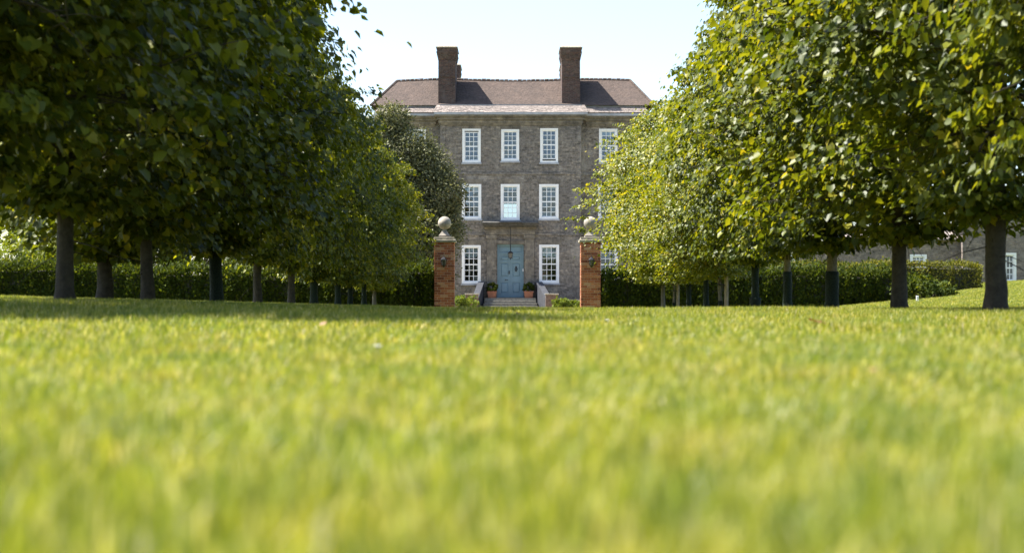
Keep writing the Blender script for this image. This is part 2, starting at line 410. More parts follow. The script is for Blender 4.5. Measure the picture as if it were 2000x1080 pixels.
# wings
wl, wr = X(742), X(1256)
ro, lo_ = [], []
for a, b, c, d_, k in ((1170,1206,252,318,dict(blind=.3)), (1168,1206,360,428,{}), (1168,1206,479,554,{})): ro.append(window(a,b,c,d_,WD,**k))
for a, b, c, d_, k in ((796,832,253,318,dict(blind=.3)), (795,832,360,428,{}), (795,832,479,554,{})): lo_.append(window(a,b,c,d_,WD,**k))
w2 = wall_open(wl, cx0, hz0, ztop+.02, WD, lo_); w3 = wall_open(cx1, wr, hz0, ztop+.02, WD, ro)
BACK = 121.0
for q in (w2, w3):
    n = len(wall.v); wall.v += q.v; wall.f += [tuple(n+i for i in f) for f in q.f]
wall.quad((wl,WD,hz0),(wl,WD,ztop),(wl,BACK,ztop),(wl,BACK,hz0)); wall.quad((wr,WD,ztop),(wr,WD,hz0),(wr,BACK,hz0),(wr,BACK,ztop))
bz = [(PX(984,BACK), PX(1011,BACK), PZ(428,BACK), PZ(398,BACK))]
bw_ = wall_open(wl, wr, hz0, ztop, BACK, bz); n = len(wall.v); wall.v += bw_.v; wall.f += [tuple(n+i for i in f) for f in bw_.f]
wall.build('wall', M['wall'], house)
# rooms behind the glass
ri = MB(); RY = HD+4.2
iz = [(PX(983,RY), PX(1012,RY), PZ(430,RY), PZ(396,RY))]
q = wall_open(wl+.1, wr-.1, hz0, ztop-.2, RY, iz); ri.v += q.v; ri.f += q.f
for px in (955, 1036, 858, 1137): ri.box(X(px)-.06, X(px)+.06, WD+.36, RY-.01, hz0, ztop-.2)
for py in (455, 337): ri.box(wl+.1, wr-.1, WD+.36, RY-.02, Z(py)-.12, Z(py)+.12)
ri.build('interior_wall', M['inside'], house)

# string courses
for py, h, pr in ((339.5, .12, .05), (458, .14, .06)):
    MB().box(cx0-.04, cx1+.04, HD-pr, HD-.003, Z(py)-h/2, Z(py)+h/2).build('string_course', M['wall'], house)
    MB().box(cx1+.045, wr, WD-pr, WD-.003, Z(py)-h/2, Z(py)+h/2).build('string_course', M['wall'], house)
    MB().box(wl, cx0-.045, WD-pr, WD-.003, Z(py)-h/2, Z(py)+h/2).build('string_course', M['wall'], house)
# flat arches over the windows: slim dressed voussoir bands
for a, b, c, d_, k in WN:
    x0, x1, z1 = X(a), X(b), Z(c); mb = MB(); n = 9
    for i in range(n):
        u0, u1 = i/n, (i+1)/n
        xa, xb = x0-.08+(x1-x0+.16)*u0+.006, x0-.08+(x1-x0+.16)*u1-.006
        ta, tb = xa+(u0-.5)*.16, xb+(u1-.5)*.16
        y = HD-.012
        mb.rings([[(xa,y,z1+.012),(xb,y,z1+.012),(xb,HD-.002,z1+.012),(xa,HD-.002,z1+.012)], [(ta,y,z1+.34),(tb,y,z1+.34),(tb,HD-.002,z1+.34),(ta,HD-.002,z1+.34)]])
    mb.build('flat_arch', M['ashlar'], house)
# corner pilaster strips of the central bay
for s, xx in ((1, cx0), (-1, cx1)):
    MB().box(min(xx, xx+s*.32), max(xx, xx+s*.32), HD-.04, HD-.003, hz0, ztop-.6).build('corner_strip', M['wall'], house)

# cornice mouldings, gutter, slate skirt
def cornice(x0, x1, d, over):
    mb = MB()
    zz = Z(226)
    mb.box(x0-.06, x1+.06, d-.10, d-.004, zz-.62, zz-.50)
    mb.box(x0-.12, x1+.12, d-.18, d-.004, zz-.497, zz-.30)
    mb.box(x0-.22, x1+.22, d-.30, d-.004, zz-.297, zz-.12)
    mb.box(x0-.34, x1+.34, d-.44, d-.004, zz-.117, zz)
    mb.build('cornice', M['ashlar'], house)
    g = MB(); g.box(x0-.40, x1+.40, d-.53, d-.02, zz+.004, zz+.155); g.build('gutter', M['gutter'], house)
def skirt(x0, x1, d, z0, z1, run):
    mb = MB(); rows = 6; rg = random.Random(3+int(d*10))
    mb.quad((x0,d-.42,z0-.02),(x1,d-.42,z0-.02),(x1-.2,d-.42+run,z1-.02),(x0+.2,d-.42+run,z1-.02))
    for r in range(rows):
        u0, u1 = r/rows, (r+1.35)/rows
        x = x0-.05 - rg.random()*.2 + .2*u0
        while x < x1-.2*u0:
            wd = rg.uniform(.2, .44)
            a, b = max(x, x0-.05+.2*u0), min(x+wd-.012, x1+.05-.2*u0)
            if b-a > .05:
                j = rg.uniform(-.02, .02); k = rg.uniform(.02, .05)
                ya, yb = d-.46+run*u0+j*.6, d-.46+run*u1
                za, zb = z0+(z1-z0)*u0, z0+(z1-z0)*u1
                mb.rings([[(a,ya,za),(b,ya,za),(b,yb,zb-.02),(a,yb,zb-.02)], [(a,ya,za+k),(b,ya,za+k),(b,yb,zb),(a,yb,zb)]])
            x += wd
    mb.build('eave_slates', M['slate'], house, kind='stuff')
zs0, zs1 = Z(221.5), Z(204.5)
cornice(cx0, cx1, HD, .4); skirt(cx0-.4, cx1+.4, HD, zs0, zs1, 1.0)
for a, b in ((wl, cx0-.45), (cx1+.45, wr)):
    cornice(a, b, WD, .4)
    skirt(a-.3 if a == wl else a-.1, b+.3 if b == wr else b+.1, WD, zs0+.06, zs1+.02, .8)
MB().box(cx0-.05, cx1+.05, HD+.48, HD+.75, Z(205)-.1, Z(202.6)).build('lead_flashing', M['lead'], house)
for a, b in ((wl-.1, cx0-.06), (cx1+.06, wr+.1)):
    MB().box(a, b, HD+.9, HD+1.15, Z(206)-.1, Z(203.8)).build('lead_flashing', M['lead'], house)

# roof: hipped, ridge sagging slightly
RDF, RDR, RDB = HD+.75, HD+3.9, HD+7.2
zl = PZ(206, RDF); 
def rz(px): # ridge height sags between the stacks
    s = np.interp(px, [775, 850, 900, 1000, 1080, 1110, 1180, 1230], [159, 155.5, 156, 158.5, 157.5, 155, 155.5, 157])
    return PZ(s, RDR)
mb = MB(); pxs = list(np.linspace(775, 1230, 27))
fl, frr = PX(724, RDF), PX(1278, RDF)
front = [(fl + (frr-fl)*i/26, RDF, zl) for i in range(27)]
ridge = [(PX(p_, RDR), RDR, rz(p_)) for p_ in pxs]
back = [(fl + (frr-fl)*i/26, RDB, zl) for i in range(27)]
for i in range(26):
    mb.quad(front[i], front[i+1], ridge[i+1], ridge[i]); mb.quad(ridge[i], ridge[i+1], back[i+1], back[i])
mb.poly([front[0], ridge[0], back[0]]); mb.poly([front[-1], back[-1], ridge[-1]])
roof = mb.build('roof', M['roof'], house)
mb = MB(); rg = random.Random(5)
for i in range(26):
    a, b = Vector(ridge[i]), Vector(ridge[i+1])
    for k in range(2):
        p0 = a.lerp(b, k/2); p1 = a.lerp(b, (k+1)/2-.04)
        zo = rg.uniform(-.012, .02)
        mb.tube([p0+Vector((0,0,zo-.02)), p1+Vector((0,0,zo-.02))], [.11,.115], 8)
for c0, c1 in ((front[0], ridge[0]), (front[-1], ridge[-1])):
    a, b = Vector(c0), Vector(c1)
    for k in range(9): mb.tube([a.lerp(b, k/9), a.lerp(b, (k+.93)/9)], [.09,.095], 6)
mb.build('ridge_tiles', M['roof'], roof)
# chimneys
def chimney(px0, px1, d0, d1, ytop, zb, capw=.12):
    x0, x1 = PX(px0, d0), PX(px1, d0); zt = PZ(ytop, d0)
    mb = MB(); rg = random.Random(int(px0))
    mb.box(x0, x1, d0, d1, zb, zt-.92)
    for k in range(6):
        e = capw*(k+1)/6; mb.box(x0-e, x1+e, d0-e, d1+e, zt-.92+.09*k+.002, zt-.92+.09*(k+1))
    e = capw; mb.box(x0-e+.02, x1+e-.02, d0-e+.02, d1+e-.02, zt-.378, zt-.14)
    mb.box(x0-.003, x1+.003, d0-.04, d1+.04, zt-2.05, zt-1.97)
    o = mb.build('chimney', M['chimney'], roof)
    cp = MB(); cp.rings([[(x0-e-.03,d0-e-.03,zt-.138),(x1+e+.03,d0-e-.03,zt-.138),(x1+e+.03,d1+e+.03,zt-.138),(x0-e-.03,d1+e+.03,zt-.138)],
                        [(x0-e-.03,d0-e-.03,zt-.08),(x1+e+.03,d0-e-.03,zt-.08),(x1+e+.03,d1+e+.03,zt-.08),(x0-e-.03,d1+e+.03,zt-.08)],
                        [(x0+.05,d0+.05,zt+.03),(x1-.05,d0+.05,zt+.03),(x1-.05,d1-.05,zt+.03),(x0+.05,d1-.05,zt+.03)]])
    cp.build('chimney_cap', M['stone_pale'], o)
chimney(856, 889.5, HD+1.0, HD+3.7, 90, zl-.3)
chimney(1097.5, 1133, HD+1.0, HD+3.7, 90.5, zl-.3)
chimney(868, 897, 118.5, 121, 125, 12.5, .1)
chimney(1097, 1126, 118.5, 121, 126, 12.5, .1)
# flat leads behind the front roof
MB().box(wl, wr, RDB+.01, BACK, ztop-.3, ztop).build('rear_leads', M['lead'], house)

# door
door = MB()
y = HD+.22
dx0, dx1 = doorx0, doorx1; dw = dx1-dx0
zt_ = Z(494.5)
door.box(dx0+.01, dx1-.01, y+.05, y+.12, doorz0+.02, doorz1-.01)                       # backing
dr = door.build('door', M['door'], house)
fb = MB(); fb.box(dx0+.005, dx0+.11, y-.06, y+.05, doorz0, doorz1-.005); fb.box(dx1-.11, dx1-.005, y-.06, y+.05, doorz0, doorz1-.005); fb.box(dx0+.11, dx1-.11, y-.06, y+.05, doorz1-.13, doorz1-.005); fb.box(dx0+.11, dx1-.11, y-.05, y+.05, zt_-.05, zt_+.05)
fb.build('door_frame', M['door'], dr)
mid = (dx0+dx1)/2
def rail_leaf(x0, x1, z0, z1, bands):
    mb = MB(); s = .10
    mb.box(x0, x0+s, y, y+.05, z0, z1); mb.box(x1-s, x1, y, y+.05, z0, z1)
    zz = z0
    for (a, b) in bands: mb.box(x0+s, x1-s, y+.002, y+.05, a, b)
    mb.build('door_leaf', M['door'], dr)
    for (b0, b1) in zip(bands[:-1], bands[1:]):
        g = .05
        a, b = b0[1]+g, b1[0]-g
        p_ = MB(); p_.rings([[(x0+s+g,y+.05,a),(x0+s+g,y+.05,b),(x1-s-g,y+.05,b),(x1-s-g,y+.05,a)][::-1], [(x0+s+g+.05,y+.015,a+.05),(x0+s+g+.05,y+.015,b-.05),(x1-s-g-.05,y+.015,b-.05),(x1-s-g-.05,y+.015,a+.05)][::-1]])
        p_.build('panel', M['door'], dr)
lz0, lz1 = doorz0+.03, zt_-.055
bands = [(lz0, Z(573)), (Z(551), Z(541)), (Z(513), Z(509)), (lz1-.12, lz1)]
rail_leaf(dx0+.115, mid-.008, lz0, lz1, bands); rail_leaf(mid+.008, dx1-.115, lz0, lz1, bands)
tz0, tz1 = zt_+.055, doorz1-.135
for a, b in ((dx0+.15, mid-.03), (mid+.03, dx1-.15)): MB().box(a, b, y+.02, y+.06, tz0+.04, tz1-.04).build('panel', M['door'], dr)
# ironmongery
kx, kz = X(1008), Z(526)
mb = MB(); mb.tube([(kx, y-.03, kz+.14), (kx+.06, y-.05, kz+.05), (kx+.05, y-.06, kz-.06), (kx, y-.05, kz-.13), (kx-.05, y-.06, kz-.06), (kx-.06, y-.05, kz+.05), (kx, y-.03, kz+.14)], [.025,.025,.03,.035,.03,.025,.025], 6); mb.box(kx-.05, kx+.05, y-.04, y-.002, kz+.08, kz+.2)
mb.build('knocker', M['iron'], dr)
kx, kz = X(994.5), Z(532)
MB().lathe([(.02, kz-.12), (.035, kz-.05), (.035, kz+.05), (.02, kz+.12)], kx, y-.03, 10).build('door_handle', M['iron'], dr)
mb = MB(); mb.box(X(987)-.02, X(992.5), y-.03, y-.003, Z(546.5)-.02, Z(546.5)+.02); mb.box(X(987)-.03, X(987)+.02, y-.05, y-.003, Z(546.5)-.035, Z(546.5)+.035); mb.build('letter_flap', M['iron'], dr)
MB().box(X(1021.6)-.03, X(1021.6)+.03, HD-.05, HD-.004, Z(530), Z(525)).build('bell_push', M['white'], dr)
# door surround
sr = MB()
for a, b in ((951, 969.5), (1024.5, 1043)):
    sr.box(X(a), X(b), HD-.17, HD-.003, hz0+.9, Z(462)); sr.box(X(a)-.06, X(b)+.06, HD-.22, HD-.003, Z(466), Z(459)); sr.box(X(a)-.05, X(b)+.05, HD-.21, HD-.003, hz0+.9, Z(578))
sr.box(X(969.5)+.002, X(1024.5)-.002, HD-.10, HD-.003, Z(476.8), Z(470))
surround = sr.build('door_surround', M['ashlar'], house)
en = MB(); en.box(X(949), X(1045), HD-.19, HD-.004, Z(458.6), Z(448)); en.box(X(946.5), X(970), HD-.26, HD-.004, Z(447.8), Z(444.5)); en.box(X(1024), X(1047.5), HD-.26, HD-.004, Z(447.8), Z(444.5)); en.box(X(970)+.003, X(1024)-.003, HD-.2, HD-.004, Z(447.8), Z(444.5))
en.build('entablature', M['ashlar'], surround)
hd = MB()
for k, (o, a, b) in enumerate(((.42, 444.3, 441.5), (.58, 441.3, 438.2), (.66, 438, 436))):
    e = .05*k
    hd.box(X(945)-e, X(972)+e, HD-o-.14, HD-.004, Z(a), Z(b)); hd.box(X(1022)-e, X(1049)+e, HD-o-.14, HD-.004, Z(a), Z(b)); hd.box(X(972)+e+.003, X(1022)-e-.003, HD-o, HD-.004, Z(a), Z(b))
hd.rings([[(X(942),HD-.8,Z(435.8)),(X(1052),HD-.8,Z(435.8)),(X(1052),HD-.005,Z(435.8)),(X(942),HD-.005,Z(435.8))], [(X(944),HD-.6,Z(433.5)),(X(1050),HD-.6,Z(433.5)),(X(1050),HD-.005,Z(431.5)),(X(944),HD-.005,Z(431.5))]])
hd.build('door_hood', M['hood'], surround)

# hanging lantern before the door
lx = X(997); ly = HD-.45
lan = thing('hanging_lantern', (lx, ly, Z(505)), 'black iron lantern hanging on a rod before the blue door', 'lantern')
mb = MB(); mb.tube([(lx,ly,Z(494)), (lx,ly,Z(444.2))], [.022,.022], 6); mb.build('rod', M['iron'], lan)
mb = MB(); z0, z1 = Z(504), Z(495)
for sx in (-1,1):
    for sy in (-1,1): mb.tube([(lx+sx*.10,ly+sy*.10,z0), (lx+sx*.15,ly+sy*.15,z1)], [.015,.015], 5)
mb.rings([[(lx-.12,ly-.12,z0-.05),(lx+.12,ly-.12,z0-.05),(lx+.12,ly+.12,z0-.05),(lx-.12,ly+.12,z0-.05)], [(lx-.12,ly-.12,z0),(lx+.12,ly-.12,z0),(lx+.12,ly+.12,z0),(lx-.12,ly+.12,z0)]])
mb.rings([[(lx-.19,ly-.19,z1),(lx+.19,ly-.19,z1),(lx+.19,ly+.19,z1),(lx-.19,ly+.19,z1)], [(lx-.05,ly-.05,z1+.12),(lx+.05,ly-.05,z1+.12),(lx+.05,ly+.05,z1+.12),(lx-.05,ly+.05,z1+.12)]])
mb.lathe([(.01,z0-.13),(.04,z0-.09),(.02,z0-.05)], lx, ly, 8)
mb.build('cage', M['iron'], lan)
mb = MB(); mb.rings([[(lx-.085,ly-.085,z0+.01),(lx+.085,ly-.085,z0+.01),(lx+.085,ly+.085,z0+.01),(lx-.085,ly+.085,z0+.01)], [(lx-.135,ly-.135,z1-.01),(lx+.135,ly-.135,z1-.01),(lx+.135,ly+.135,z1-.01),(lx-.135,ly+.135,z1-.01)]]); mb.build('lamp_glass', M['lampglass'], lan)

# entrance steps
st = thing('entrance_steps', (lx, HD-2, G(0,106)), 'grey stone entrance steps with sloping side walls below the blue door', 'steps')
tz = doorz0-.01
sw0, sw1 = X(947), X(1046)
MB().box(sw0, sw1, HD-1.3, HD-.005, hz0, tz).build('landing', M['steps'], st)
for k in range(5):
    z1 = tz-.17*(k+1)
    if z1 < -.25: break
    b = .06*k
    mb = MB(); yf = HD-1.3-.36*(k+1)
    mb.box(sw0-b, sw1+b, yf+.03, yf+.36-.003, hz0-.1, z1-.05); mb.bev(sw0-b-.02, sw1+b+.02, yf, yf+.358, z1-.048, z1, .012); mb.build('step', M['steps'], st)
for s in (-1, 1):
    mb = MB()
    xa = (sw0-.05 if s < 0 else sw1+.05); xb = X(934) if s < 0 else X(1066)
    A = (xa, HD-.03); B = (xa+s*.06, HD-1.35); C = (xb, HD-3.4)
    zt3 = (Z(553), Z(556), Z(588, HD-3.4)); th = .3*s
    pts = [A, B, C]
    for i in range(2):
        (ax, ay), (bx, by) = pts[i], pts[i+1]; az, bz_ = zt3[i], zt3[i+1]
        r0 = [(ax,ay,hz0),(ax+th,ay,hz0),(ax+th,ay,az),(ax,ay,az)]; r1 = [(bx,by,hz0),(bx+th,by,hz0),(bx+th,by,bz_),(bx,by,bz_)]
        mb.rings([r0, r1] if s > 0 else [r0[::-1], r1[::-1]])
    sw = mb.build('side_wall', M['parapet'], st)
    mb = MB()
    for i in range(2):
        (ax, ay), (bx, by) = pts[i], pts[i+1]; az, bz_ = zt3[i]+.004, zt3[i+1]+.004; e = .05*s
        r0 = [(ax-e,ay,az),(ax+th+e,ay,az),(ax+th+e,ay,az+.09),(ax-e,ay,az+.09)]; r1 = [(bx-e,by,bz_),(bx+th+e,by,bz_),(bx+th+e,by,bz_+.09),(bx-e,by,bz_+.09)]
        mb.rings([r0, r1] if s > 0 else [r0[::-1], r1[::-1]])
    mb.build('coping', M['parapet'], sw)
# brick piers and low garden walls beside the steps
PD = HD-4.0
for nm, a, b, e0, e1, lb in (('low_garden_wall', 1066, 1090, 1090, 1150, 'low brick garden wall with end pier on the side of the outbuilding'),
                             ('low_garden_wall', 910, 934, 850, 910, 'low brick garden wall with end pier on the side of the evergreen tree')):
    tw = thing(nm, (PX((a+b)/2, PD), PD, G(0, PD)), lb, 'wall', 'low walls beside the entrance steps')
    x0, x1 = PX(a, PD), PX(b, PD); zt2 = PZ(576, PD)
    MB().box(x0, x1, PD, PD+.7, hz0, zt2).build('pier', M['smallbrick'], tw)
    MB().bev(x0-.05, x1+.05, PD-.05, PD+.75, zt2+.002, zt2+.09, .015).build('pier_cap', M['stone_pale'], tw)
    MB().box(PX(e0, PD)+.003, PX(e1, PD)-.003, PD+.2, PD+.5, hz0, PZ(588, PD)).build('wall', M['smallbrick'], tw)
    MB().box(PX(e0, PD)+.003, PX(e1, PD)-.003, PD+.14, PD+.56, PZ(588, PD)+.003, PZ(585, PD)).build('coping', M['stone_pale'], tw)

# ------------------------------------------------------------------ gate pillars, brick by brick
GD = 58.0
def pillar(px0, px1, ybase, label):
    x0, x1 = PX(px0, GD), PX(px1, GD); wd = x1-x0; cx = (x0+x1)/2; y0 = GD; y1 = GD+wd
    zb = PZ(ybase, GD)-.1; zt = PZ(473.5, GD)
    t = thing('gate_pillar', (cx, GD+wd/2, zb), label, 'pillar')
    MB().box(x0+.014, x1-.014, y0+.014, y1-.014, zb, zt-.004).build('mortar_core', M['mortar'], t)
    n = 28; ch = (zt-zb)/n; j = .011; bd = .105
    L3 = (wd-2*j)/3; gap = wd-2*bd-2*j; L2 = (gap-j)/2
    def bm(l, dd, nm): return MB().bev(-l/2, l/2, -dd/2, dd/2, -(ch-j)/2, (ch-j)/2, .006).mesh(nm, M['brick'])
    A, B = bm(L3, bd, 'brick'), bm(L2, bd, 'brick')
    rg = random.Random(int(px0))
    def place(me, x, y, z, r):
        o = put('brick', me, t); o.location = (x+rg.uniform(-.003,.003), y+rg.uniform(-.003,.003), z); o.rotation_euler = (0, 0, r)
    for c in range(n):
        z = zb+ch*(c+.5); h = math.pi/2
        if c % 2 == 0:
            for k in range(3):
                for yy in (y0+bd/2, y1-bd/2): place(A, x0+L3/2+k*(L3+j), yy, z, 0)
            for k in range(2):
                for xx in (x0+bd/2, x1-bd/2): place(B, xx, y0+bd+j+L2/2+k*(L2+j), z, h)
        else:
            for k in range(3):
                for xx in (x0+bd/2, x1-bd/2): place(A, xx, y0+L3/2+k*(L3+j), z, h)
            for k in range(2):
                for yy in (y0+bd/2, y1-bd/2): place(B, x0+bd+j+L2/2+k*(L2+j), yy, z, 0)
    mb = MB(); e = .06
    mb.bev(x0-e, x1+e, y0-e, y1+e, zt, zt+.10, .015); mb.bev(x0-.01, x1+.01, y0-.01, y1+.01, zt+.101, zt+.18, .012)
    cap = mb.build('stone_cap', M['stone_pale'], t)
    z0 = zt+.182; a = .2; cyy = GD+wd/2
    def sq(r, z): return [(cx-r,cyy-r,z),(cx+r,cyy-r,z),(cx+r,cyy+r,z),(cx-r,cyy+r,z)]
    MB().rings([sq(.2,z0), sq(.2,z0+.07), sq(.19,z0+.08), sq(.11,z0+.19), sq(.065,z0+.27), sq(.06,z0+.30)]).build('ball_pedestal', M['ballstone'], t)
    r = .232; zc = z0+.28+r
    MB().lathe([(max(.004, r*math.cos(u)), zc+r*math.sin(u)) for u in np.linspace(-1.5707, 1.5707, 22)], cx, cyy, 36).build('stone_ball', M['ballstone'], t, smoothed=True)
    return cx, y0, x0, x1
def wall_lantern(x, yf, zc, label):
    t = thing('wall_lantern', (x, yf, zc), label, 'lantern', 'wall lanterns on the gate pillars')
    MB().rings([[(x+.07*math.cos(u)*.9, yf-.004, zc+.02+.13*math.sin(u)) for u in np.linspace(0, 2*math.pi, 13)[:-1]], [(x+.06*math.cos(u)*.9, yf-.03, zc+.02+.12*math.sin(u)) for u in np.linspace(0, 2*math.pi, 13)[:-1]]]).build('back_plate', M['iron'], t)
    ly = yf-.14
    mb = MB(); mb.tube([(x,yf-.03,zc+.1),(x,yf-.09,zc+.2),(x,ly,zc+.2),(x,ly,zc+.15)], [.012]*4, 6)
    mb.lathe([(.02,zc-.2),(.045,zc-.17),(.07,zc-.13)], x, ly, 6); mb.lathe([(.115,zc+.06),(.09,zc+.10),(.03,zc+.15),(.012,zc+.19)], x, ly, 6)
    for k in range(6):
        u = 2*math.pi*k/6; mb.tube([(x+.07*math.cos(u),ly+.07*math.sin(u),zc-.13),(x+.10*math.cos(u),ly+.10*math.sin(u),zc+.06)], [.008,.008], 4)
    mb.build('cage', M['iron'], t)
    MB().lathe([(.06,zc-.128),(.09,zc+.058)], x, ly, 6).build('lamp_glass', M['lampglass'], t)
cxl, yl, *_ = pillar(848, 887, 604, 'red brick gate pillar whose stone ball stands clear beside the evergreen tree')
cxr, yr, *_ = pillar(1134.5, 1173.5, 606, 'red brick gate pillar with stone ball partly hidden by lime leaves')
wall_lantern(PX(867, GD), yl, PZ(511, GD), 'black wall lantern on the gate pillar beside the evergreen tree')
wall_lantern(PX(1155, GD), yr, PZ(511.5, GD), 'black wall lantern on the gate pillar half covered by lime leaves')

# ------------------------------------------------------------------ foliage
def leaf_mesh(name, P, D, Nn, S, tint, mat, width=.8, fold=.18, shape='heart'):
    n = len(P)
    D = D/np.linalg.norm(D, axis=1, keepdims=True)
    Nn = Nn - (Nn*D).sum(1, keepdims=True)*D; Nn /= np.linalg.norm(Nn, axis=1, keepdims=True)+1e-9
    R = np.cross(D, Nn)
    if shape == 'heart':
        L = [(0,.02,0), (-.44,-.02,fold), (-.46,.48,fold*.9), (0,1.0,-.22), (.46,.48,fold*.9), (.44,-.02,fold)]
        Fc = [(0,5,4,3), (0,3,2,1)]
    else:
        L = [(0,0,0), (-.5,.5,fold), (0,1,-.06), (.5,.5,fold)]
        Fc = [(0,3,2,1)]
    k = len(L); V = np.empty((n, k, 3))
    for i, (a, b, c) in enumerate(L):
        V[:, i] = P + S[:, None]*(R*(a*width/.8) + D*b + Nn*c*.6)
    base = (np.arange(n)*k)[:, None, None]
    Fa = (base + np.array(Fc)[None]).reshape(-1, 4)
    me = bpy.data.meshes.new(name)
    nf = len(Fa)
    me.vertices.add(n*k); me.vertices.foreach_set('co', V.astype('f4').ravel())
    me.loops.add(nf*4); me.loops.foreach_set('vertex_index', Fa.astype('i4').ravel())
    me.polygons.add(nf); me.polygons.foreach_set('loop_start', np.arange(0, nf*4, 4, dtype='i4')); me.polygons.foreach_set('loop_total', np.full(nf, 4, 'i4'))
    at = me.attributes.new('tint', 'FLOAT', 'FACE'); at.data.foreach_set('value', np.repeat(tint, len(Fc)).astype('f4'))
    me.update(); me.validate(); me.materials.append(mat); return me

def envelope(t, R):   # crown radius at relative height t
    t = np.clip(t, 0, 1)
    lo = np.power(np.clip(t/.33, 0, 1), .42)
    hi = np.power(1-np.power(np.clip((t-.33)/.67, 0, 1), 1.55), .75)
    return R*np.where(t < .33, lo, hi)

def lime_crown(seed, R=2.25, h0=.85, h1=6.8, nleaf=24000, size=.115, mat='lime', yellow=.015):
    rg = np.random.default_rng(seed); pr = random.Random(seed)
    br = MB()
    # leader
    lead = [(0,0,.6)] + [(pr.uniform(-.12,.12), pr.uniform(-.12,.12), z) for z in np.linspace(1.6, h1-.5, 6)]
    br.tube(lead, [.085,.075,.06,.048,.036,.024,.012], 7)
    lz = np.array([p[2] for p in lead]); lx_ = np.array([p[0] for p in lead]); ly_ = np.array([p[1] for p in lead])
    clumps = []
    f1, f2, f3 = [pr.random()*6.28 for _ in range(3)]
    def lobes(a, z): return 1 + .13*math.sin(3*a+f1+1.1*z) + .11*math.sin(5*a+f2-2.3*z) + .10*math.sin(2*a+f3+3.7*z) + .07*math.sin(9*a+f1-5.1*z)
    nl = 58
    for i in range(nl):
        u = (i+.5)/nl; z0 = 1.0 + (h1-1.7)*u; az = i*2.39996 + pr.uniform(-.4,.4)
        zt = z0 + pr.uniform(-.35, .75) - .5*(1-u)*(u < .2)
        tt = (zt-h0)/(h1-h0); r = float(envelope(tt, R))*lobes(az, zt)*pr.uniform(.75, 1.16)
        b = Vector((np.interp(z0, lz, lx_), np.interp(z0, lz, ly_), z0))
        e = Vector((r*math.cos(az), r*math.sin(az), zt))
        mid_ = b.lerp(e, .5) + Vector((pr.uniform(-.1,.1), pr.uniform(-.1,.1), .18))
        br.tube([b, b.lerp(mid_, .5)+Vector((0,0,.05)), mid_, mid_.lerp(e,.55)+Vector((0,0,.04)), e], [.032*(1-.5*u)+.006, .024*(1-.5*u)+.005, .018*(1-.4*u)+.003, .010, .004], 5)
        for s in np.linspace(.38, 1.0, 7):
            p = (b.lerp(mid_, s*2) if s < .5 else mid_.lerp(e, s*2-1))
            for k in range(2 if s > .6 else 1):
                o = Vector((pr.gauss(0,.26), pr.gauss(0,.26), pr.gauss(-.05,.2)))*(.5+s*.7)
                q = p+o
                clumps.append((q, .15+.09*pr.random(), s))
                br.tube([p, p.lerp(q,.5)+Vector((0,0,.03)), q], [.007,.005,.002], 4)
    # fill in the shell
    for i in range(260):
        tt = rg.random()**.85; az = rg.random()*6.283; zz = h0+tt*(h1-h0); r = float(envelope(tt, R))*lobes(az, zz)*rg.uniform(.6, .98)
        clumps.append((Vector((r*math.cos(az), r*math.sin(az), zz)), .12+.10*rg.random(), .9))
    # sprays that poke out of the outline, strung with leaves
    for i in range(90):
        tt = rg.random()**.8; az = rg.random()*6.283; zz = h0+tt*(h1-h0); r = float(envelope(tt, R))*lobes(az, zz)
        a = Vector((r*.8*math.cos(az), r*.8*math.sin(az), zz)); ln = rg.uniform(.25,.85)
        e = a + Vector((math.cos(az)*(r*.2+ln), math.sin(az)*(r*.2+ln), rg.uniform(-.35,.35)))
        br.tube([a, a.lerp(e,.5)+Vector((0,0,.05)), e], [.008,.005,.002], 4)
        for s in (.35,.5,.62,.74,.86,.97): clumps.append((a.lerp(e, s), .05+.03*rg.random(), 1.))
    # hollows between the boughs
    for i in range(62):
        tt = rg.uniform(.0,.97); az = rg.random()*6.283; zz = h0+tt*(h1-h0); r = float(envelope(tt, R))*lobes(az, zz)*rg.uniform(.78,1.02)
        hc = Vector((r*math.cos(az), r*math.sin(az), zz)); hr = rg.uniform(.24,.5)
        clumps = [c for c in clumps if (c[0]-hc).length > hr]
    C = np.array([tuple(c[0]) for c in clumps]); W = np.array([c[1] for c in clumps])
    wt = W**1.6*rg.uniform(.15,1.7,len(C)); ci = rg.choice(len(C), nleaf, p=wt/wt.sum())
    Oc = C*np.array([1, 1, 0]); Oc /= np.linalg.norm(Oc, axis=1, keepdims=True)+1e-6
    Nc = Oc*rg.uniform(.15, .8, (len(C),1)) + np.array([0,0,.9]) + rg.normal(0, .22, (len(C),3)); Nc /= np.linalg.norm(Nc, axis=1, keepdims=True)
    Tc = np.cross(Nc, Oc); Tc /= np.linalg.norm(Tc, axis=1, keepdims=True)+1e-6; Rc = np.cross(Tc, Nc)
    g = rg.normal(0, 1, (nleaf, 3)); w_ = W[ci][:, None]
    P = C[ci] + w_*(Rc[ci]*g[:, :1]*1.25 + Tc[ci]*g[:, 1:2]*1.25 + Nc[ci]*g[:, 2:]*.38)
    P[:, 2] -= (g[:, 0]**2)*w_[:, 0]*.12
    P[:, 2] = np.maximum(P[:, 2], h0-.22*rg.random(nleaf)**2)
    O = P*np.array([1, 1, 0]); O /= np.linalg.norm(O, axis=1, keepdims=True)+1e-6
    D = O*.5 + Rc[ci]*g[:, :1]*.3 + Tc[ci]*g[:, 1:2]*.3 + np.array([0,0,-.45]) + rg.normal(0, .38, (nleaf, 3))
    Nn = Nc[ci]*.9 + O*.35 + rg.normal(0, .40, (nleaf, 3))
    S = size*rg.uniform(.5, 1.3, nleaf)
    ct = rg.normal(0, .14, len(C))
    tint = np.clip(.42 + ct[ci] + rg.normal(0, .2, nleaf), 0, .92); tint[rg.random(nleaf) < yellow*.5] = 1.0
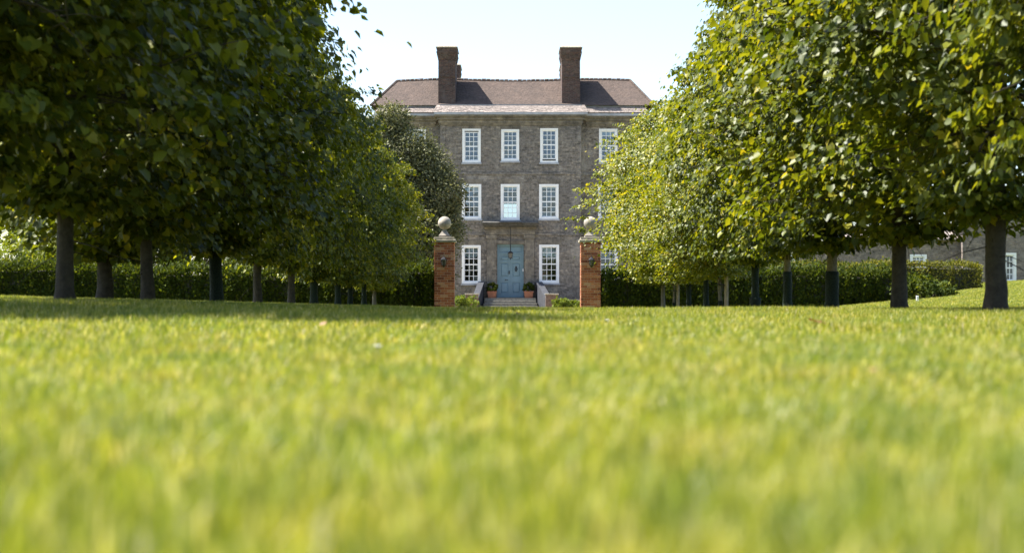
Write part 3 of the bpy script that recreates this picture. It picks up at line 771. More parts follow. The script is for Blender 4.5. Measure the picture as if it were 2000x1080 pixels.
    return leaf_mesh('crown', P, D, Nn, S, tint, M[mat]), br.mesh('branches', M['bark'], True), (P, D, Nn, S)

V_old = [lime_crown(11, nleaf=31000, size=.098), lime_crown(12, R=2.3, nleaf=31000, size=.096), lime_crown(13, R=2.2, nleaf=30000, size=.098)]
V_young = [lime_crown(21, R=2.3, nleaf=34000, size=.085, mat='lime_young', yellow=.04), lime_crown(22, R=2.2, nleaf=34000, size=.085, mat='lime_young', yellow=.04)]

# one well-shaped leaf mesh for the leaves nearest the lens
def big_leaf(name, mat):
    half = [(0,0), (.2,-.08), (.4,.0), (.5,.22), (.48,.45), (.36,.68), (.18,.88), (0,1.06)]
    mb = MB(); mid_ = [(0, v*1.0, -.03-.16*v*v) for v in (0,.1,.22,.4,.6,.8,.92,1.06)]
    for s in (-1, 1):
        pts = [(s*x, yv, .10*abs(x)*2 - .16*yv*yv + .02*math.sin(yv*9+x*5)) for x, yv in half]
        for i in range(len(pts)-1):
            q = [mid_[i], pts[i], pts[i+1], mid_[i+1]]
            mb.poly(q if s > 0 else q[::-1])
    me = mb.mesh(name, mat, True)
    at = me.attributes.new('tint', 'FLOAT', 'FACE'); at.data.foreach_set('value', [.5]*len(me.polygons)); return me
BIG = []
for k, tv in enumerate((.25, .45, .6, .8)):
    me = big_leaf('leaf', M['lime']); me.attributes['tint'].data.foreach_set('value', [tv]*len(me.polygons)); BIG.append(me)

def sleeve(r, h, mat, parent, name, rb=None, k=14, z0=-.05, cx=(0,0), lean=(0,0)):
    rg = random.Random(int(h*1000)); rs = []
    for z in np.linspace(z0, h, 9):
        u = z/h if h else 0
        rs.append([(cx[0]+lean[0]*max(z,0)+(r*(1+.05*rg.uniform(-1,1))+ (rb or 0)*max(0,1-u*3))*math.cos(2*math.pi*j/k), cx[1]+lean[1]*max(z,0)+(r*(1+.05*rg.uniform(-1,1))+(rb or 0)*max(0,1-u*3))*math.sin(2*math.pi*j/k), z) for j in range(k)])
    return MB().rings(rs).build(name, mat, parent, smoothed=True, local=True)

def lime_tree(px, d, tw, var, label, group, sc_=1.0, sz=1.0, guard=None, X_=None, z=None, lean=0, bark='bark', nleaves=0, lift=0, rot=None):
    Xw = PX(px, d) if X_ is None else X_
    zz = G(Xw, d) if z is None else z
    t = thing('lime_tree', (Xw, d, zz), label, 'tree', group)
    pr = random.Random(int(px*7+d*13))
    r = tw*.41; pts = []; rad = []
    for h in (-.12, 0, .05, .12, .22, .45, .8, 1.2, 1.7, 2.4):
        pts.append((lean*max(h,0)+pr.uniform(-.008,.008), pr.uniform(-.008,.008), h))
        rad.append(r*(1.6 if h < 0 else 1.42 if h == 0 else 1.25 if h < .1 else 1.14 if h < .2 else 1.07 if h < .3 else 1.0-.10*h))
    MB().tube(pts, rad, 16, .14, pr).build('trunk', M[bark], t, smoothed=True, local=True)
    me, br, (P, D, Nn, S) = var
    rz_ = pr.random()*6.283 if rot is None else rot
    for nm, q in (('branches', br), ('crown', me)):
        o = put(nm, q, t, local=True); o.rotation_euler = (0, 0, rz_); o.scale = (sc_, sc_, sz); o.location = (lean*1.2, 0, lift)
    if guard:
        gh, extra = guard
        sleeve(r*1.12+.008, gh, M['guard'], t, 'trunk_guard', rb=.02, lean=(lean,0))
        if extra: sleeve(r*1.9, .28, M['guard'], t, 'guard_collar', rb=.03)
    if nleaves:
        # the leaves that show largest from the lawn's middle become single leaves set just outside the crown's surface
        Rm = Matrix.Rotation(rz_, 3, 'Z'); Rn = np.array(Rm)
        Pw = (P*np.array([sc_, sc_, sz]))@Rn.T + np.array([Xw+lean*1.2, d, zz+lift])
        scr = np.stack([CX+F*Pw[:,0]/np.maximum(Pw[:,1],.5), CY-F*(Pw[:,2]-CAMZ)/np.maximum(Pw[:,1],.5)], 1)
        ok = (scr[:,0] > 0) & (scr[:,0] < 2000) & (scr[:,1] > 0) & (scr[:,1] < 600)
        idx_ = np.where(ok)[0]; idx_ = idx_[np.argsort(Pw[idx_, 1])][:nleaves*3]
        rs_ = np.random.default_rng(int(d*100)); idx_ = rs_.choice(idx_, min(nleaves, len(idx_)), replace=False)
        cr = [c for c in t.children if c.name.startswith('crown')][0]
        for i in idx_:
            dd = Vector(D[i]).normalized(); nn = Vector(Nn[i]); nn = (nn-dd*nn.dot(dd)).normalized(); rr = dd.cross(nn)
            mt = Matrix((rr, dd, nn)).transposed().to_4x4()
            o = put('leaf', BIG[i % 4], cr, local=True)
            off = Vector((P[i][0], P[i][1], 0)).normalized()*.05
            o.matrix_local = Matrix.Translation(Vector(P[i])+off) @ mt @ Matrix.Scale(float(S[i])*1.0, 4)
    return t

gl_, gr_ = 'lime trees of the avenue row on the evergreen side', 'lime trees of the avenue row on the outbuilding side'
ORD = ['first','second','third','fourth','fifth','sixth','seventh','eighth','ninth','tenth','eleventh','twelfth','thirteenth']
# right row: d = 4 m * (4.14 + k)
RX = 4.86
right = [ # k, px, trunk, variant, scale, zscale, guard, bark, note, lift
    (-1, None, .22, V_old[0], .66, .95, None, 'bark', 'branch tips reaching over the lawn', .3),
    (0, 1945, .25, V_old[1], .92, .95, None, 'bark', 'thick dark flaring trunk on the bank', .32),
    (1, 1757, .23, V_old[2], .92, .95, None, 'bark', 'thick bare trunk shading the bank', .26),
    (2, 1625, .20, V_old[0], .80, .91, (.62, 0), 'bark_pale', 'pale trunk sleeved dark below', .33),
    (3, 1538, .15, V_old[1], .68, .93, (.70, 0), 'bark_pale', 'slim pale trunk and low guard', .35),
    (4, 1475, .145, V_old[2], .68, .86, (.95, 1), 'bark', 'dark guard in a green collar', .36),
    (5, 1408, .10, V_young[0], .66, .70, (.24, 0), 'bark_pale', 'leaning trunk tied to a stake', .3),
    (6, 1379, .125, V_young[1], .76, .76, (.95, 0), 'bark', 'tall green trunk guard', .24),
    (7, 1345, .125, V_young[0], .80, .81, (.98, 0), 'bark', 'tall green trunk guard', .24),
    (8, 1316, .09, V_young[1], .88, .88, (.25, 0), 'bark_pale', 'thin trunk strapped to a stake', .24),
    (9, 1295, .16, V_young[0], .93, .90, None, 'bark_pale', 'bare grey trunk', .24)]
for k, px, tw, var, s_, sz_, gd, bk, note, lf in right:
    d = 4.0*(4.14+k); Xw = RX if px is None else PX(px, d)
    n = 9-k
    lab = f'lime tree with {note}, {ORD[n]} from gate, outbuilding side'
    lime_tree(px or 2243, d, tw, var, lab, gr_, s_, sz_, gd, X_=Xw, bark=bk, lean=(-.06 if k == 5 else 0), nleaves=(150 if k in (-1, 0, 1) else 0), rot=k*1.3, lift=lf)
# left row
LX = 4.6
left = [ # px, trunk, variant, s, sz, guard, bark, note, lift
    (-150, .24, V_old[0], .98, 1.0, None, 'bark', 'crown hanging over the lawn', .35),
    (127, .22, V_old[1], 1.0, 1.0, None, 'bark', 'thick dark flaring trunk', .28),
    (290, .20, V_old[2], .98, 1.0, None, 'bark', 'dark leaning trunk', .22),
    (424, .20, V_old[0], .82, .96, (1.0, 0), 'bark', 'dark green mesh sleeve', .2),
    (503, .19, V_old[1], .68, .93, None, 'bark', 'black looking straight trunk', .18),
    (569, .18, V_old[2], .56, .9, None, 'bark', 'straight dark trunk', .15),
    (613, .18, V_old[0], .56, .84, (.9, 0), 'bark', 'grey green sleeved trunk', .1),
    (660, .16, V_old[1], .66, .83, (.75, 0), 'bark_pale', 'pale sleeved trunk', .1),
    (684, .14, V_old[2], .64, .80, (.95, 0), 'bark_pale', 'pale topped sleeved trunk', .1),
    (711, .15, V_young[1], .64, .78, (1.0, 0), 'bark', 'dark sleeved trunk', .1),
    (731, .16, V_young[0], .70, .78, None, 'bark_pale', 'greyish bare trunk', .05)]
for i, (px, tw, var, s_, sz_, gd, bk, note, lf) in enumerate(left):
    d = LX*F/abs(px-CX)
    lab = f'lime tree with {note}, {ORD[len(left)-1-i]} from gate, evergreen side'
    lime_tree(px, d, tw, var, lab, gl_, s_, sz_, gd, bark=bk, nleaves=(150 if i in (0, 1, 2) else 0), rot=i*2.1+.5, lean=(-.04 if i in (2, 3) else 0), lift=lf)
lime_tree(205, 24.0, .27, V_old[2], 'thick trunked dark lime standing just outside the avenue row before the hedge', gl_, .95, .95, None)

# stakes tied to the two thin trees
def stake(px, d, h, label, tx):
    Xs = PX(px, d); z = G(Xs, d-.1)
    t = thing('tree_stake', (Xs, d-.12, z), label, 'stake', 'wooden stakes of the young trees')
    MB().tube([(Xs,d-.12,z-.15),(Xs+.004,d-.12,z+h*.5),(Xs,d-.12,z+h)], [.045,.044,.04], 8, .08).build('post', M['stake'], t)
    MB().tube([(Xs-.055,d-.16,z+h*.72),(tx-.06,d-.06,z+h*.75),(tx-.02,d+.07,z+h*.75),(Xs+.055,d-.07,z+h*.72),(Xs-.055,d-.16,z+h*.72)], [.016]*5, 5).build('tie_strap', M['rubber'], t)
stake(1417, 36.56, .80, 'short wooden stake tied to the leaning pale young lime', PX(1406, 36.5))
stake(1323, 48.56, .82, 'short wooden stake strapped to the thinnest young lime', PX(1316, 48.5))

# ---- hedges
def hedge(name, x0, x1, y0, y1, hfun, label, mat, seed, dens=900, size=.07, spiky=.10):
    rg = np.random.default_rng(seed); L = x1-x0
    t = thing(name, ((x0+x1)/2, (y0+y1)/2, G((x0+x1)/2, (y0+y1)/2)), label, 'hedge')
    core = MB(); n = max(6, int(L/.5)); rs = []
    for i in range(n+1):
        x = x0+.12+(L-.24)*i/n; h = hfun(x); zb = G(x, (y0+y1)/2)
        e = .1
        rs.append([(x,y0+e,zb-.1),(x,y1-e,zb-.1),(x,y1-e,zb+h-.16),(x,(y0+y1)/2,zb+h-.1),(x,y0+e,zb+h-.16)][::-1])
    core.rings(rs).build('twigs', M['twig'], t)
    def pts(nn, face):
        x = rg.uniform(x0, x1, nn); h = hfun(x); zb = terr(x, np.full(nn, (y0+y1)/2))
        bulge = .09*np.sin(x*2.1+seed)+.06*np.sin(x*5.3)+.05*np.sin(x*11)
        if face == 0:
            u = rg.random(nn); y = y0 + rg.normal(0, .045, nn) + bulge*np.sin(u*3); z = zb+u*h; n_ = np.tile([0,-1,.35], (nn,1))
        elif face == 1:
            v = rg.random(nn); y = y0+(y1-y0)*v; z = zb+h+rg.normal(0,.03,nn)+np.abs(rg.normal(0,spiky,nn))*(rg.random(nn)<.45)+bulge*.4; n_ = np.tile([0,-.2,1], (nn,1))
        else:
            u = rg.random(nn); v = rg.random(nn); xe = x0 if face == 2 else x1
            x = xe+rg.normal(0,.05,nn); y = y0+(y1-y0)*v; zb = terr(x, y); z = zb+u*hfun(np.clip(x, x0, x1)); n_ = np.tile([-1. if face == 2 else 1.,0,.3], (nn,1))
        return np.stack([x,y,z],1), n_.astype(float)
    hm = float(np.mean(hfun(np.linspace(x0,x1,20)))); W_ = y1-y0
    A = [pts(int(dens*L*hm), 0), pts(int(dens*L*W_*.8), 1), pts(int(dens*W_*hm*.8), 2), pts(int(dens*W_*hm*.8), 3)]
    P = np.concatenate([a[0] for a in A]); Nn = np.concatenate([a[1] for a in A]); nn = len(P)
    D = Nn*.5+np.array([0,0,.55])+rg.normal(0,.5,(nn,3)); N2 = Nn+rg.normal(0,.6,(nn,3))
    top = (P[:,2]-terr(P[:,0], P[:,1]))/hm
    tint = np.clip(rg.normal(.45,.2,nn), 0, 1)
    put('foliage', leaf_mesh('foliage', P, D, N2, size*rg.uniform(.6,1.5,nn), tint, M[mat], width=.5, shape='kite'), t)
    return t
HY = 58.1
hedge('yew_hedge', PX(1177, HY), PX(1838, 57.0), HY, HY+1.1, lambda x: np.maximum(.3, PZ(540, HY)+.13*smooth((np.asarray(x)-6)/4)-terr(np.asarray(x), np.full(np.shape(x), HY+.5))+.04*np.sin(np.asarray(x)*.9)-.5*smooth((np.asarray(x)-13.0)/2)), 'dark shaggy yew hedge between gate pillar and grassy bank', 'yew', 5, 1000, .10, .16)
hedge('yew_hedge', -21.5, PX(845, HY), HY, HY+1.1, lambda x: 1.08+.05*np.sin(np.asarray(x)*1.1)+.28*smooth((np.asarray(x)+4.6)/1.2)-.12*smooth((np.asarray(x)+9)/3)*(1-smooth((np.asarray(x)+5)/1.2)), 'dark yew hedge running from gate pillar past the evergreen side', 'yew', 6, 950, .10, .15)
hedge('clipped_hedge', PX(1430, 68), PX(1915, 66), 66.0, 67.4, lambda x: PZ(517, 66)-terr(np.asarray(x), np.full(np.shape(x), 66.7))+.03*np.sin(np.asarray(x)*1.3), 'flat topped clipped hedge before the stone outbuilding', 'box', 8, 520, .085, .06)

# ---- general broadleaf blob trees / bushes built from lumps
def lumpy(seed, lumps, nleaf, size, mat, width=.8, shape='kite', name='crown', shell=.5):
    rg = np.random.default_rng(seed)
    Ls = np.array(lumps, float)   # x y z rx ry rz
    wts = (Ls[:,3]*Ls[:,4]+Ls[:,3]*Ls[:,5]+Ls[:,4]*Ls[:,5]); wts /= wts.sum()
    ci = rg.choice(len(Ls), nleaf, p=wts); q = rg.normal(0,1,(nleaf,3)); q /= np.linalg.norm(q,axis=1,keepdims=True)
    # sprig clusters give light and dark clumps
    ns = max(30, nleaf//70); sq_ = rg.normal(0,1,(ns,3)); sq_ /= np.linalg.norm(sq_,axis=1,keepdims=True)
    si = rg.integers(0, ns, nleaf); q = sq_[si]+q*.17; 
    rr = (shell+(1.06-shell)*rg.random(ns)**.55)[si] + rg.normal(0,.07,nleaf)
    P = Ls[ci,:3]+q*Ls[ci,3:]*rr[:,None]
    Nn = q*.8+np.array([0,0,.5])+rg.normal(0,.5,(nleaf,3)); D = q*.6+rg.normal(0,.6,(nleaf,3))
    tint = np.clip(.45+rg.normal(0,.14,ns)[si]+rg.normal(0,.15,nleaf), 0, 1)
    return leaf_mesh(name, P, D, Nn, size*rg.uniform(.6,1.4,nleaf), tint, M[mat], width=width, shape=shape)
def broad_tree(name, x, d, label, group, lumps, nleaf, size, mat, trunk=.25, width=.8, seed=1, th=None, shape='kite'):
    z = G(x, d); t = thing(name, (x, d, z), label, 'tree', group)
    th = th or max(l[2] for l in lumps)*.8; pr = random.Random(seed); mb = MB()
    mb.tube([(0,0,-.15),(0,0,0),(.03,0,th*.3),(-.02,.02,th*.65),(0,0,th)], [trunk*.75,trunk*.62,trunk*.5,trunk*.36,trunk*.12], 10, .08, pr)
    for l in lumps:
        h0 = th*pr.uniform(.3,.6); e = Vector(l[:3]); b = Vector((0,0,min(h0, max(.3, e.z*.7))))
        mb.tube([b, b.lerp(e,.5)+Vector((0,0,.15)), e], [trunk*.25,trunk*.16,trunk*.06], 6)
    mb.build('trunk', M['bark'], t, smoothed=True, local=True)
    put('crown', lumpy(seed, lumps, nleaf, size, mat, width, shape), t, local=True); return t
# evergreen oak by the house
pr = random.Random(4)
lm = [(0,0,1.9,2.2,2.0,1.9), (.25,0,4.0,2.5,2.3,1.8), (1.55,-.2,4.3,1.35,1.4,1.3), (1.75,-.3,5.9,1.35,1.3,1.2), (1.0,0,7.1,1.35,1.3,1.3), (.1,0,7.9,1.5,1.4,1.3), (-.9,.2,6.2,1.7,1.6,1.7), (-1.2,0,8.8,1.1,1.1,1.1), (-.5,0,9.7,.8,.8,.75), (1.3,-.3,2.6,1.1,1.2,1.2), (-1.6,0,3.2,1.5,1.5,1.6)]
broad_tree('evergreen_oak', PX(787, 84), 84.0, 'tall grey green evergreen oak standing before the house front', None, lm, 75000, .155, 'oak', .5, .38, 9, 8.6)
# background trees beyond the left hedge
gb_ = 'background trees beyond the yew hedge'
for i, (px, d, h, r, mat, lab) in enumerate([
    (323, 63, 5.2, 2.3, 'lime', 'small round dark tree with thin trunk beyond the yew hedge'),
    (60, 72, 9.0, 4.2, 'lime', 'broad dark tree beyond the hedge at the upper lawn'),
    (470, 78, 9.5, 4.0, 'lime', 'large dark leafy tree beyond the hedge behind the avenue'),
    (640, 90, 9.5, 3.6, 'oak', 'grey green tree beyond the hedge next to the evergreen oak'),
    (200, 92, 10.0, 4.5, 'bush', 'big bright green tree farthest beyond the hedge')]):
    rr = random.Random(i+40)
    lumps = [(0,0,h*.6,r,r,h*.33)]
    for k in range(9):
        u = rr.random()*6.283; e = rr.uniform(.45,.8)
        lumps.append((r*e*math.cos(u), r*e*math.sin(u), h*rr.uniform(.38,.85), r*.45, r*.45, h*.15))
    broad_tree('background_tree', PX(px, d), d, lab, gb_, lumps, 17000, .17, mat, .16 if i == 0 else .4, .8, 60+i, h*.75)
def bush(px, d, w, h, mat, label, seed, cat='bush', size=.10, n=4500, name='bush', group=None, sink=0):
    x = PX(px, d); z = G(x, d)-sink; t = thing(name, (x, d, z), label, cat, group); rr = random.Random(seed)
    lumps = [(0,0,h*.45,w*.42,w*.36,h*.45)]
    for k in range(7): u = rr.random()*6.283; lumps.append((w*.34*math.cos(u), w*.3*math.sin(u), h*rr.uniform(.3,.75), w*.2, w*.2, h*.24))
    mb = MB()
    for l in lumps: mb.tube([(l[0]*.15,l[1]*.15,-.1), (l[0]*.6,l[1]*.6,l[2]*.5), tuple(l[:3])], [.03,.02,.008], 5)
    mb.build('stems', M['bark'], t, local=True)
    put('foliage', lumpy(seed, lumps, n, size, mat, .6, name='foliage'), t, local=True)
bush(45, 62.5, 4.6, 2.6, 'bush', 'bright green leafy bush over the hedge far from the gate', 71, n=7000)
bush(135, 63.5, 2.6, 2.0, 'bush', 'smaller bright bush over the hedge behind the thickest trunk', 72)
bush(180, 64, 1.8, 2.1, 'ochre', 'reddish ochre bush over the hedge between two dark trunks', 73)
bush(250, 63, 2.2, 2.3, 'ochre', 'yellow ochre bush over the hedge beside the leaning dark trunk', 74)
bush(375, 64, 2.8, 2.2, 'ochre', 'brownish twiggy bush over the hedge beside the thin trunked tree', 75, n=3200)
bush(470, 65, 2.6, 2.0, 'bush', 'green bush over the hedge behind the sleeved trunks', 76)
bush(560, 66, 2.2, 1.9, 'ochre', 'ochre bush over the hedge behind the black trunk', 77)
bush(640, 62, 2.6, 1.5, 'ochre', 'low olive brown bush over the hedge behind pale sleeved trunks', 78, n=3500)
bush(720, 64, 2.6, 2.0, 'bush', 'green bush over the hedge next to the evergreen oak', 79)
bush(913, 101.5, 1.5, .95, 'fern', 'pale green feathery shrub by the low wall near the clear gate pillar', 81, size=.12, n=1600, name='shrub', cat='shrub')
bush(1098, 101.5, 1.1, .8, 'fern', 'pale green shrub before the brick pier on the outbuilding side', 82, size=.12, n=1500, name='shrub', cat='shrub')
bush(1124, 101.8, 1.0, .6, 'fern', 'small pale green shrub before the low wall beside the gate pillar', 83, size=.12, n=1100, name='shrub', cat='shrub')
bush(1800, 56.6, 2.2, .75, 'yew', 'low spreading yew sprig bush at the hedge end on the bank', 84, size=.12, n=2200, name='bush')

# potted box balls at the door
for px, lb in ((961, 'clipped box ball in terracotta pot on the step nearer the evergreen tree'), (1032.5, 'clipped box ball in terracotta pot on the step nearer the outbuilding')):
    d = HD-.75; x = PX(px, d); z = tz+.003
    t = thing('potted_box_ball', (x, d, z), lb, 'potted plant', 'potted box balls beside the blue door')
    a, b, h = .24, .29, .44
    mb = MB(); sq = lambda r, zz: [(x-r,d-r,zz),(x+r,d-r,zz),(x+r,d+r,zz),(x-r,d+r,zz)]
    mb.rings([sq(a,z), sq(b,z+h-.07), sq(b+.025,z+h-.068), sq(b+.025,z+h), sq(b-.02,z+h), sq(b-.03,z+h-.04)])
    mb.build('pot', M['terracotta'], t)
    me = lumpy(int(px), [(x,d,z+h+.2,.31,.31,.3)], 2600, .07, 'yew', .6, name='box_foliage', shell=.7); put('box_foliage', me, t)
    MB().tube([(x,d,z+h-.1),(x,d,z+h+.2)], [.03,.02], 6).build('stem', M['bark'], t)

# ------------------------------------------------------------------ stone outbuilding on the bank
OD = 96.0
ob = thing('stone_outbuilding', (PX(1750, OD), OD, 1.3), 'low brownish stone outbuilding with white windows beyond the clipped hedge', 'building')
ow = []
for a, b, c, e, rws, cl in ((1541,1562,494,521,3,3), (1777,1810,497,523,3,3)):
    ow.append(window(a, b, c, e, OD, rows=rws, cols=cl, parent=ob))
oz = PZ(470, OD); ox0, ox1 = PX(1395, OD), PX(1880, OD)
q = wall_open(ox0, ox1, .3, oz, OD, ow)
ow2 = [window(1960, 1985, 494, 552, OD-.6, rows=4, cols=2, parent=ob)]
gx0, gx1 = PX(1880, OD-.6), PX(2090, OD-.6); gz_ = PZ(447, OD-.6)
q2 = wall_open(gx0, gx1, .3, gz_, OD-.6, ow2)
n = len(q.v); q.v += q2.v; q.f += [tuple(n+i for i in f) for f in q2.f]
apx = PX(1985, OD-.6); apz = PZ(395, OD-.6)
q.poly([(gx0,OD-.6,gz_),(gx1,OD-.6,gz_),(apx,OD-.6,apz)])
q.quad((gx0,OD-.6,.3),(gx0,OD-.6,gz_),(gx0,OD+6,gz_),(gx0,OD+6,.3)); q.quad((ox0,OD,.3),(ox0,OD,oz),(ox0,OD+6,oz),(ox0,OD+6,.3))
q.quad((gx1,OD-.6,gz_),(gx1,OD-.6,.3),(gx1,OD+6,.3),(gx1,OD+6,gz_))
q.build('wall', M['outwall'], ob)
MB().box(ox0+.2, gx1-.2, OD+.8, OD+.9, .3, oz-.1).build('interior_wall', M['inside'], ob)
mb = MB(); mb.rings([[(ox0-.2,OD-.25,oz+.003),(ox1-.003,OD-.25,oz+.003),(ox1-.003,OD+6.2,oz+.003),(ox0-.2,OD+6.2,oz+.003)], [(ox0-.2,OD-.25,oz+.1),(ox1-.003,OD-.25,oz+.1),(ox1-.003,OD+6.2,oz+.1),(ox0-.2,OD+6.2,oz+.1)], [(ox0+1.5,OD+2.9,oz+1.0),(ox1-.003,OD+2.9,oz+1.0),(ox1-.003,OD+3.1,oz+1.0),(ox0+1.5,OD+3.1,oz+1.0)]])
mb.build('low_roof', M['slate'], ob)
mb = MB()
for (ax, az), (bx, bz2) in (((gx0-.15, gz_-.02), (apx, apz+.06)), ((apx, apz+.06), (gx1+.15, gz_-.02))):
    mb.quad((ax,OD-.75,az+.08),(bx,OD-.75,bz2+.08),(bx,OD+6.1,bz2+.08),(ax,OD+6.1,az+.08)); mb.quad((ax,OD-.75,az-.06),(bx,OD-.75,bz2-.06),(bx,OD-.75,bz2+.08),(ax,OD-.75,az+.08))
    mb.quad((bx,OD-.75,bz2-.06),(ax,OD-.75,az-.06),(ax,OD+6.1,az-.06),(bx,OD+6.1,bz2-.06))
orf = mb.build('gable_roof', M['slate'], ob)
c0, c1 = PX(1898, OD+2), PX(1921, OD+2)
mb = MB(); mb.box(c0, c1, OD+2, OD+2.8, oz, PZ(402, OD+2)); mb.box(c0-.06, c1+.06, OD+1.94, OD+2.86, PZ(402, OD+2)+.002, PZ(398, OD+2)); mb.build('chimney', M['smallbrick'], orf)
mb = MB(); mb.tube([(PX(1876, OD), OD-.08, .9), (PX(1876, OD), OD-.08, oz)], [.05,.05], 8); mb.build('downpipe', M['iron'], ob)

# ------------------------------------------------------------------ grass
def blades(name, n, size, h, wd, seed, lean=.45, hv=.35):
    rg = np.random.default_rng(seed)
    # tufts
    nt_ = max(8, n//14); tc = rg.uniform(-size/2, size/2, (nt_, 2)); ti = rg.integers(0, nt_, n)
    loose = rg.random(n) < .4
    xy = np.where(loose[:,None], rg.uniform(-size/2, size/2, (n,2)), tc[ti]+rg.normal(0,.014,(n,2)))
    az = rg.random(n)*6.283; H = h*np.clip(rg.normal(1,hv,n), .35, 2.0); W_ = wd*rg.uniform(.7,1.4,n); B = np.abs(rg.normal(0,lean,n))*H
    dx, dy = np.cos(az), np.sin(az); sx, sy = -dy, dx
    V = np.empty((n,5,3))
    for i, (u, ww) in enumerate(((0,1),(0,-1),(.5,.85),(.5,-.85),(1,0))):
        off = B*u*u
        V[:,i,0] = xy[:,0]+dx*off+sx*W_*.5*ww; V[:,i,1] = xy[:,1]+dy*off+sy*W_*.5*ww; V[:,i,2] = H*u*(1-.12*u*np.minimum(1,B/H))-.012*(u == 0)
    base = np.arange(n)*5
    tri = np.stack([base, base+1, base+3, base, base+3, base+2, base+2, base+3, base+4], 1).reshape(-1,3)
    me = bpy.data.meshes.new(name); nf = len(tri)
    me.vertices.add(n*5); me.vertices.foreach_set('co', V.astype('f4').ravel()); me.loops.add(nf*3); me.loops.foreach_set('vertex_index', tri.astype('i4').ravel())
    me.polygons.add(nf); me.polygons.foreach_set('loop_start', np.arange(0,nf*3,3,dtype='i4')); me.polygons.foreach_set('loop_total', np.full(nf,3,'i4'))
    tt = np.clip(.42+rg.normal(0,.2,nt_)[ti]+rg.normal(0,.15,n), 0, .92); tt[rg.random(n) < .06] = rg.uniform(.9,1,1)
    at = me.attributes.new('tint','FLOAT','FACE'); at.data.foreach_set('value', np.repeat(tt,3).astype('f4'))
    me.update(); me.validate(); me.materials.append(M['grass']); return me
PATCH = [('grass_tuft_near', .5, blades('grass_near_a', 2600, .5, .036, .0034, 1)), ('grass_tuft_mid', .5, blades('grass_mid_a', 1000, .5, .038, .0055, 2)), ('grass_tuft_far', 1.0, blades('grass_far_a', 1500, 1.0, .045, .011, 3))]
pts, kinds, rots, scl = [], [], [], []
rg = random.Random(8)
def addp(x, y, k):
    z = G(x, y); e = .25
    nx_, ny_ = -(G(x+e,y)-G(x-e,y))/(2*e), -(G(x,y+e)-G(x,y-e))/(2*e)
    nrm = Vector((nx_, ny_, 1)).normalized()
    q = Vector((0,0,1)).rotation_difference(nrm) @ Euler((0,0,rg.randrange(4)*math.pi/2)).to_quaternion()
    pts.append((x,y,z)); kinds.append(k); rots.append(tuple(q.to_euler())); scl.append(rg.uniform(.85,1.2))
for yv in np.arange(.75, 6, .5):
    for xv in np.arange(-math.ceil(.34*yv+1.5), .34*yv+1.5, .5): addp(xv+.25, yv+.25, 0)
for yv in np.arange(5.75+.0, 22, .5):
    if yv < 6: continue
    for xv in np.arange(-math.ceil(.33*yv+1.5), .33*yv+1.5, .5): addp(xv+.25, yv+.25, 1)
for yv in np.arange(22.0, 59, 1.0):
    for xv in np.arange(-math.ceil(.33*yv+2), .33*yv+3, 1.0): addp(xv+.5, yv+.5, 2)
for yv in np.arange(59.0, 95, 1.0):
    for xv in np.arange(12, .33*yv+4, 1.0):
        if 65.5 < yv < 68 and xv < 19: continue
        addp(xv+.5, yv+.5, 2)
gm = bpy.data.meshes.new('grass_roots'); gm.from_pydata(pts, [], [])
for nm, ty, data, fld in (('patch_kind','INT',kinds,'value'), ('patch_scale','FLOAT',scl,'value')):
    a = gm.attributes.new(nm, ty, 'POINT'); a.data.foreach_set(fld, data)
a = gm.attributes.new('patch_rot', 'FLOAT_VECTOR', 'POINT'); a.data.foreach_set('vector', np.array(rots, 'f4').ravel())
go = put('grass', gm, label='short sunlit mown lawn grass running up to the gate', cat='grass', kind='stuff')
ng = bpy.data.node_groups.new('grass_scatter', 'GeometryNodeTree')
ng.interface.new_socket('Geometry', in_out='INPUT', socket_type='NodeSocketGeometry'); ng.interface.new_socket('Geometry', in_out='OUTPUT', socket_type='NodeSocketGeometry')
gi = ng.nodes.new('NodeGroupInput'); gout = ng.nodes.new('NodeGroupOutput'); jn = ng.nodes.new('GeometryNodeJoinGeometry')
def named(nm, ty):
    n = ng.nodes.new('GeometryNodeInputNamedAttribute'); n.data_type = ty; n.inputs['Name'].default_value = nm; return n.outputs[0]
ka, ra, sa = named('patch_kind','INT'), named('patch_rot','FLOAT_VECTOR'), named('patch_scale','FLOAT')
cx3 = ng.nodes.new('ShaderNodeCombineXYZ'); cx3.inputs[0].default_value = 1; cx3.inputs[1].default_value = 1; ng.links.new(sa, cx3.inputs[2])
for k, (nm, s, me) in enumerate(PATCH):
    po = bpy.data.objects.new(nm, me)          # kept out of the scene: only a source for the scatter
    oi = ng.nodes.new('GeometryNodeObjectInfo'); oi.inputs['Object'].default_value = po; oi.inputs['As Instance'].default_value = True
    cm = ng.nodes.new('FunctionNodeCompare'); cm.data_type = 'INT'; cm.operation = 'EQUAL'
    ci = [s_ for s_ in cm.inputs if s_.type == 'INT']; ng.links.new(ka, ci[0]); ci[1].default_value = k
    ip = ng.nodes.new('GeometryNodeInstanceOnPoints'); ng.links.new(gi.outputs[0], ip.inputs['Points']); ng.links.new(cm.outputs[0], ip.inputs['Selection'])
    ng.links.new(oi.outputs['Geometry'], ip.inputs['Instance']); ng.links.new(ra, ip.inputs['Rotation']); ng.links.new(cx3.outputs[0], ip.inputs['Scale'])
    ng.links.new(ip.outputs[0], jn.inputs[0])
ng.links.new(jn.outputs[0], gout.inputs[0])
md = go.modifiers.new('scatter', 'NODES'); md.node_group = ng

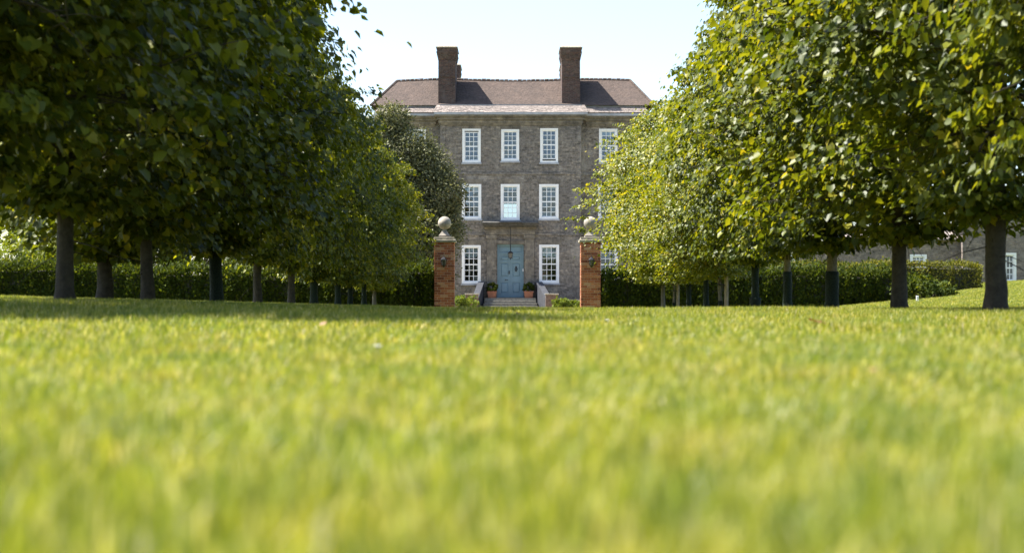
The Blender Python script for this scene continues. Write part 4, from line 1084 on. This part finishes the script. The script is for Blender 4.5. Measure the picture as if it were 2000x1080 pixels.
# ------------------------------------------------------------------ small things on the lawn
def fallen(px, py, size, mat, label, name='fallen_leaf', cat='leaf', tv=.5, seed=0):
    x, d = ground_at(px, py); me = big_leaf(name, M[mat]); me.attributes['tint'].data.foreach_set('value', [tv]*len(me.polygons))
    o = put(name, me, label=label, cat=cat); rr = random.Random(seed)
    o.location = (x, d, G(x, d)+.045); o.scale = (size,)*3; o.rotation_euler = (rr.uniform(.3,.7), rr.uniform(-.3,.3), rr.uniform(-1,1))
fallen(1602, 648, .09, 'brown_leaf', 'rust brown fallen leaf lying alone on the grass before the outbuilding trees', tv=.1, seed=1)
fallen(627, 652, .04, 'brown_leaf', 'pinkish brown curled leaf on the grass at the tree shadow edge', tv=.9, seed=2)
fallen(1012, 624, .028, 'brown_leaf', 'small tan fallen leaf on the grass before the gate', tv=.5, seed=20)
fallen(1705, 762, .022, 'brown_leaf', 'small pale tan leaf sunk in the open sunny grass', tv=.7, seed=21)
def daisy(px, py, r, label):
    x, d = ground_at(px, py); z = G(x, d); t = thing('daisy', (x, d, z), label, 'flower')
    MB().tube([(x,d,z-.01),(x+.004,d,z+.03),(x,d,z+.055)], [.0015]*3, 5).build('stem', M['fern'], t)
    mb = MB()
    for k in range(14):
        u = 2*math.pi*k/14; c, s = math.cos(u), math.sin(u); a = .2
        mb.poly([(x+c*r*.2,d+s*r*.2,z+.055),(x+math.cos(u-a)*r*.8,d+math.sin(u-a)*r*.8,z+.062),(x+c*r,d+s*r,z+.06),(x+math.cos(u+a)*r*.8,d+math.sin(u+a)*r*.8,z+.062)])
    mb.build('petals', M['petal'], t)
    MB().lathe([(.004,z+.05),(r*.3,z+.054),(r*.28,z+.062),(.002,z+.066)], x, d, 10).build('flower_eye', M['ochre'], t)
daisy(738, 712, .014, 'white daisy open in the sunny grass beyond the tree shadow')
daisy(1186, 645, .014, 'tiny white daisy in the grass in line with the gate pillar')
x = PX(1792, 53); z = G(x, 53)
MB().bev(x-.04, x+.04, 53, 53.04, z-.05, z+.2, .01).build('marker_post', M['white'], label='small white marker post at the yew hedge end on the bank', cat='post')
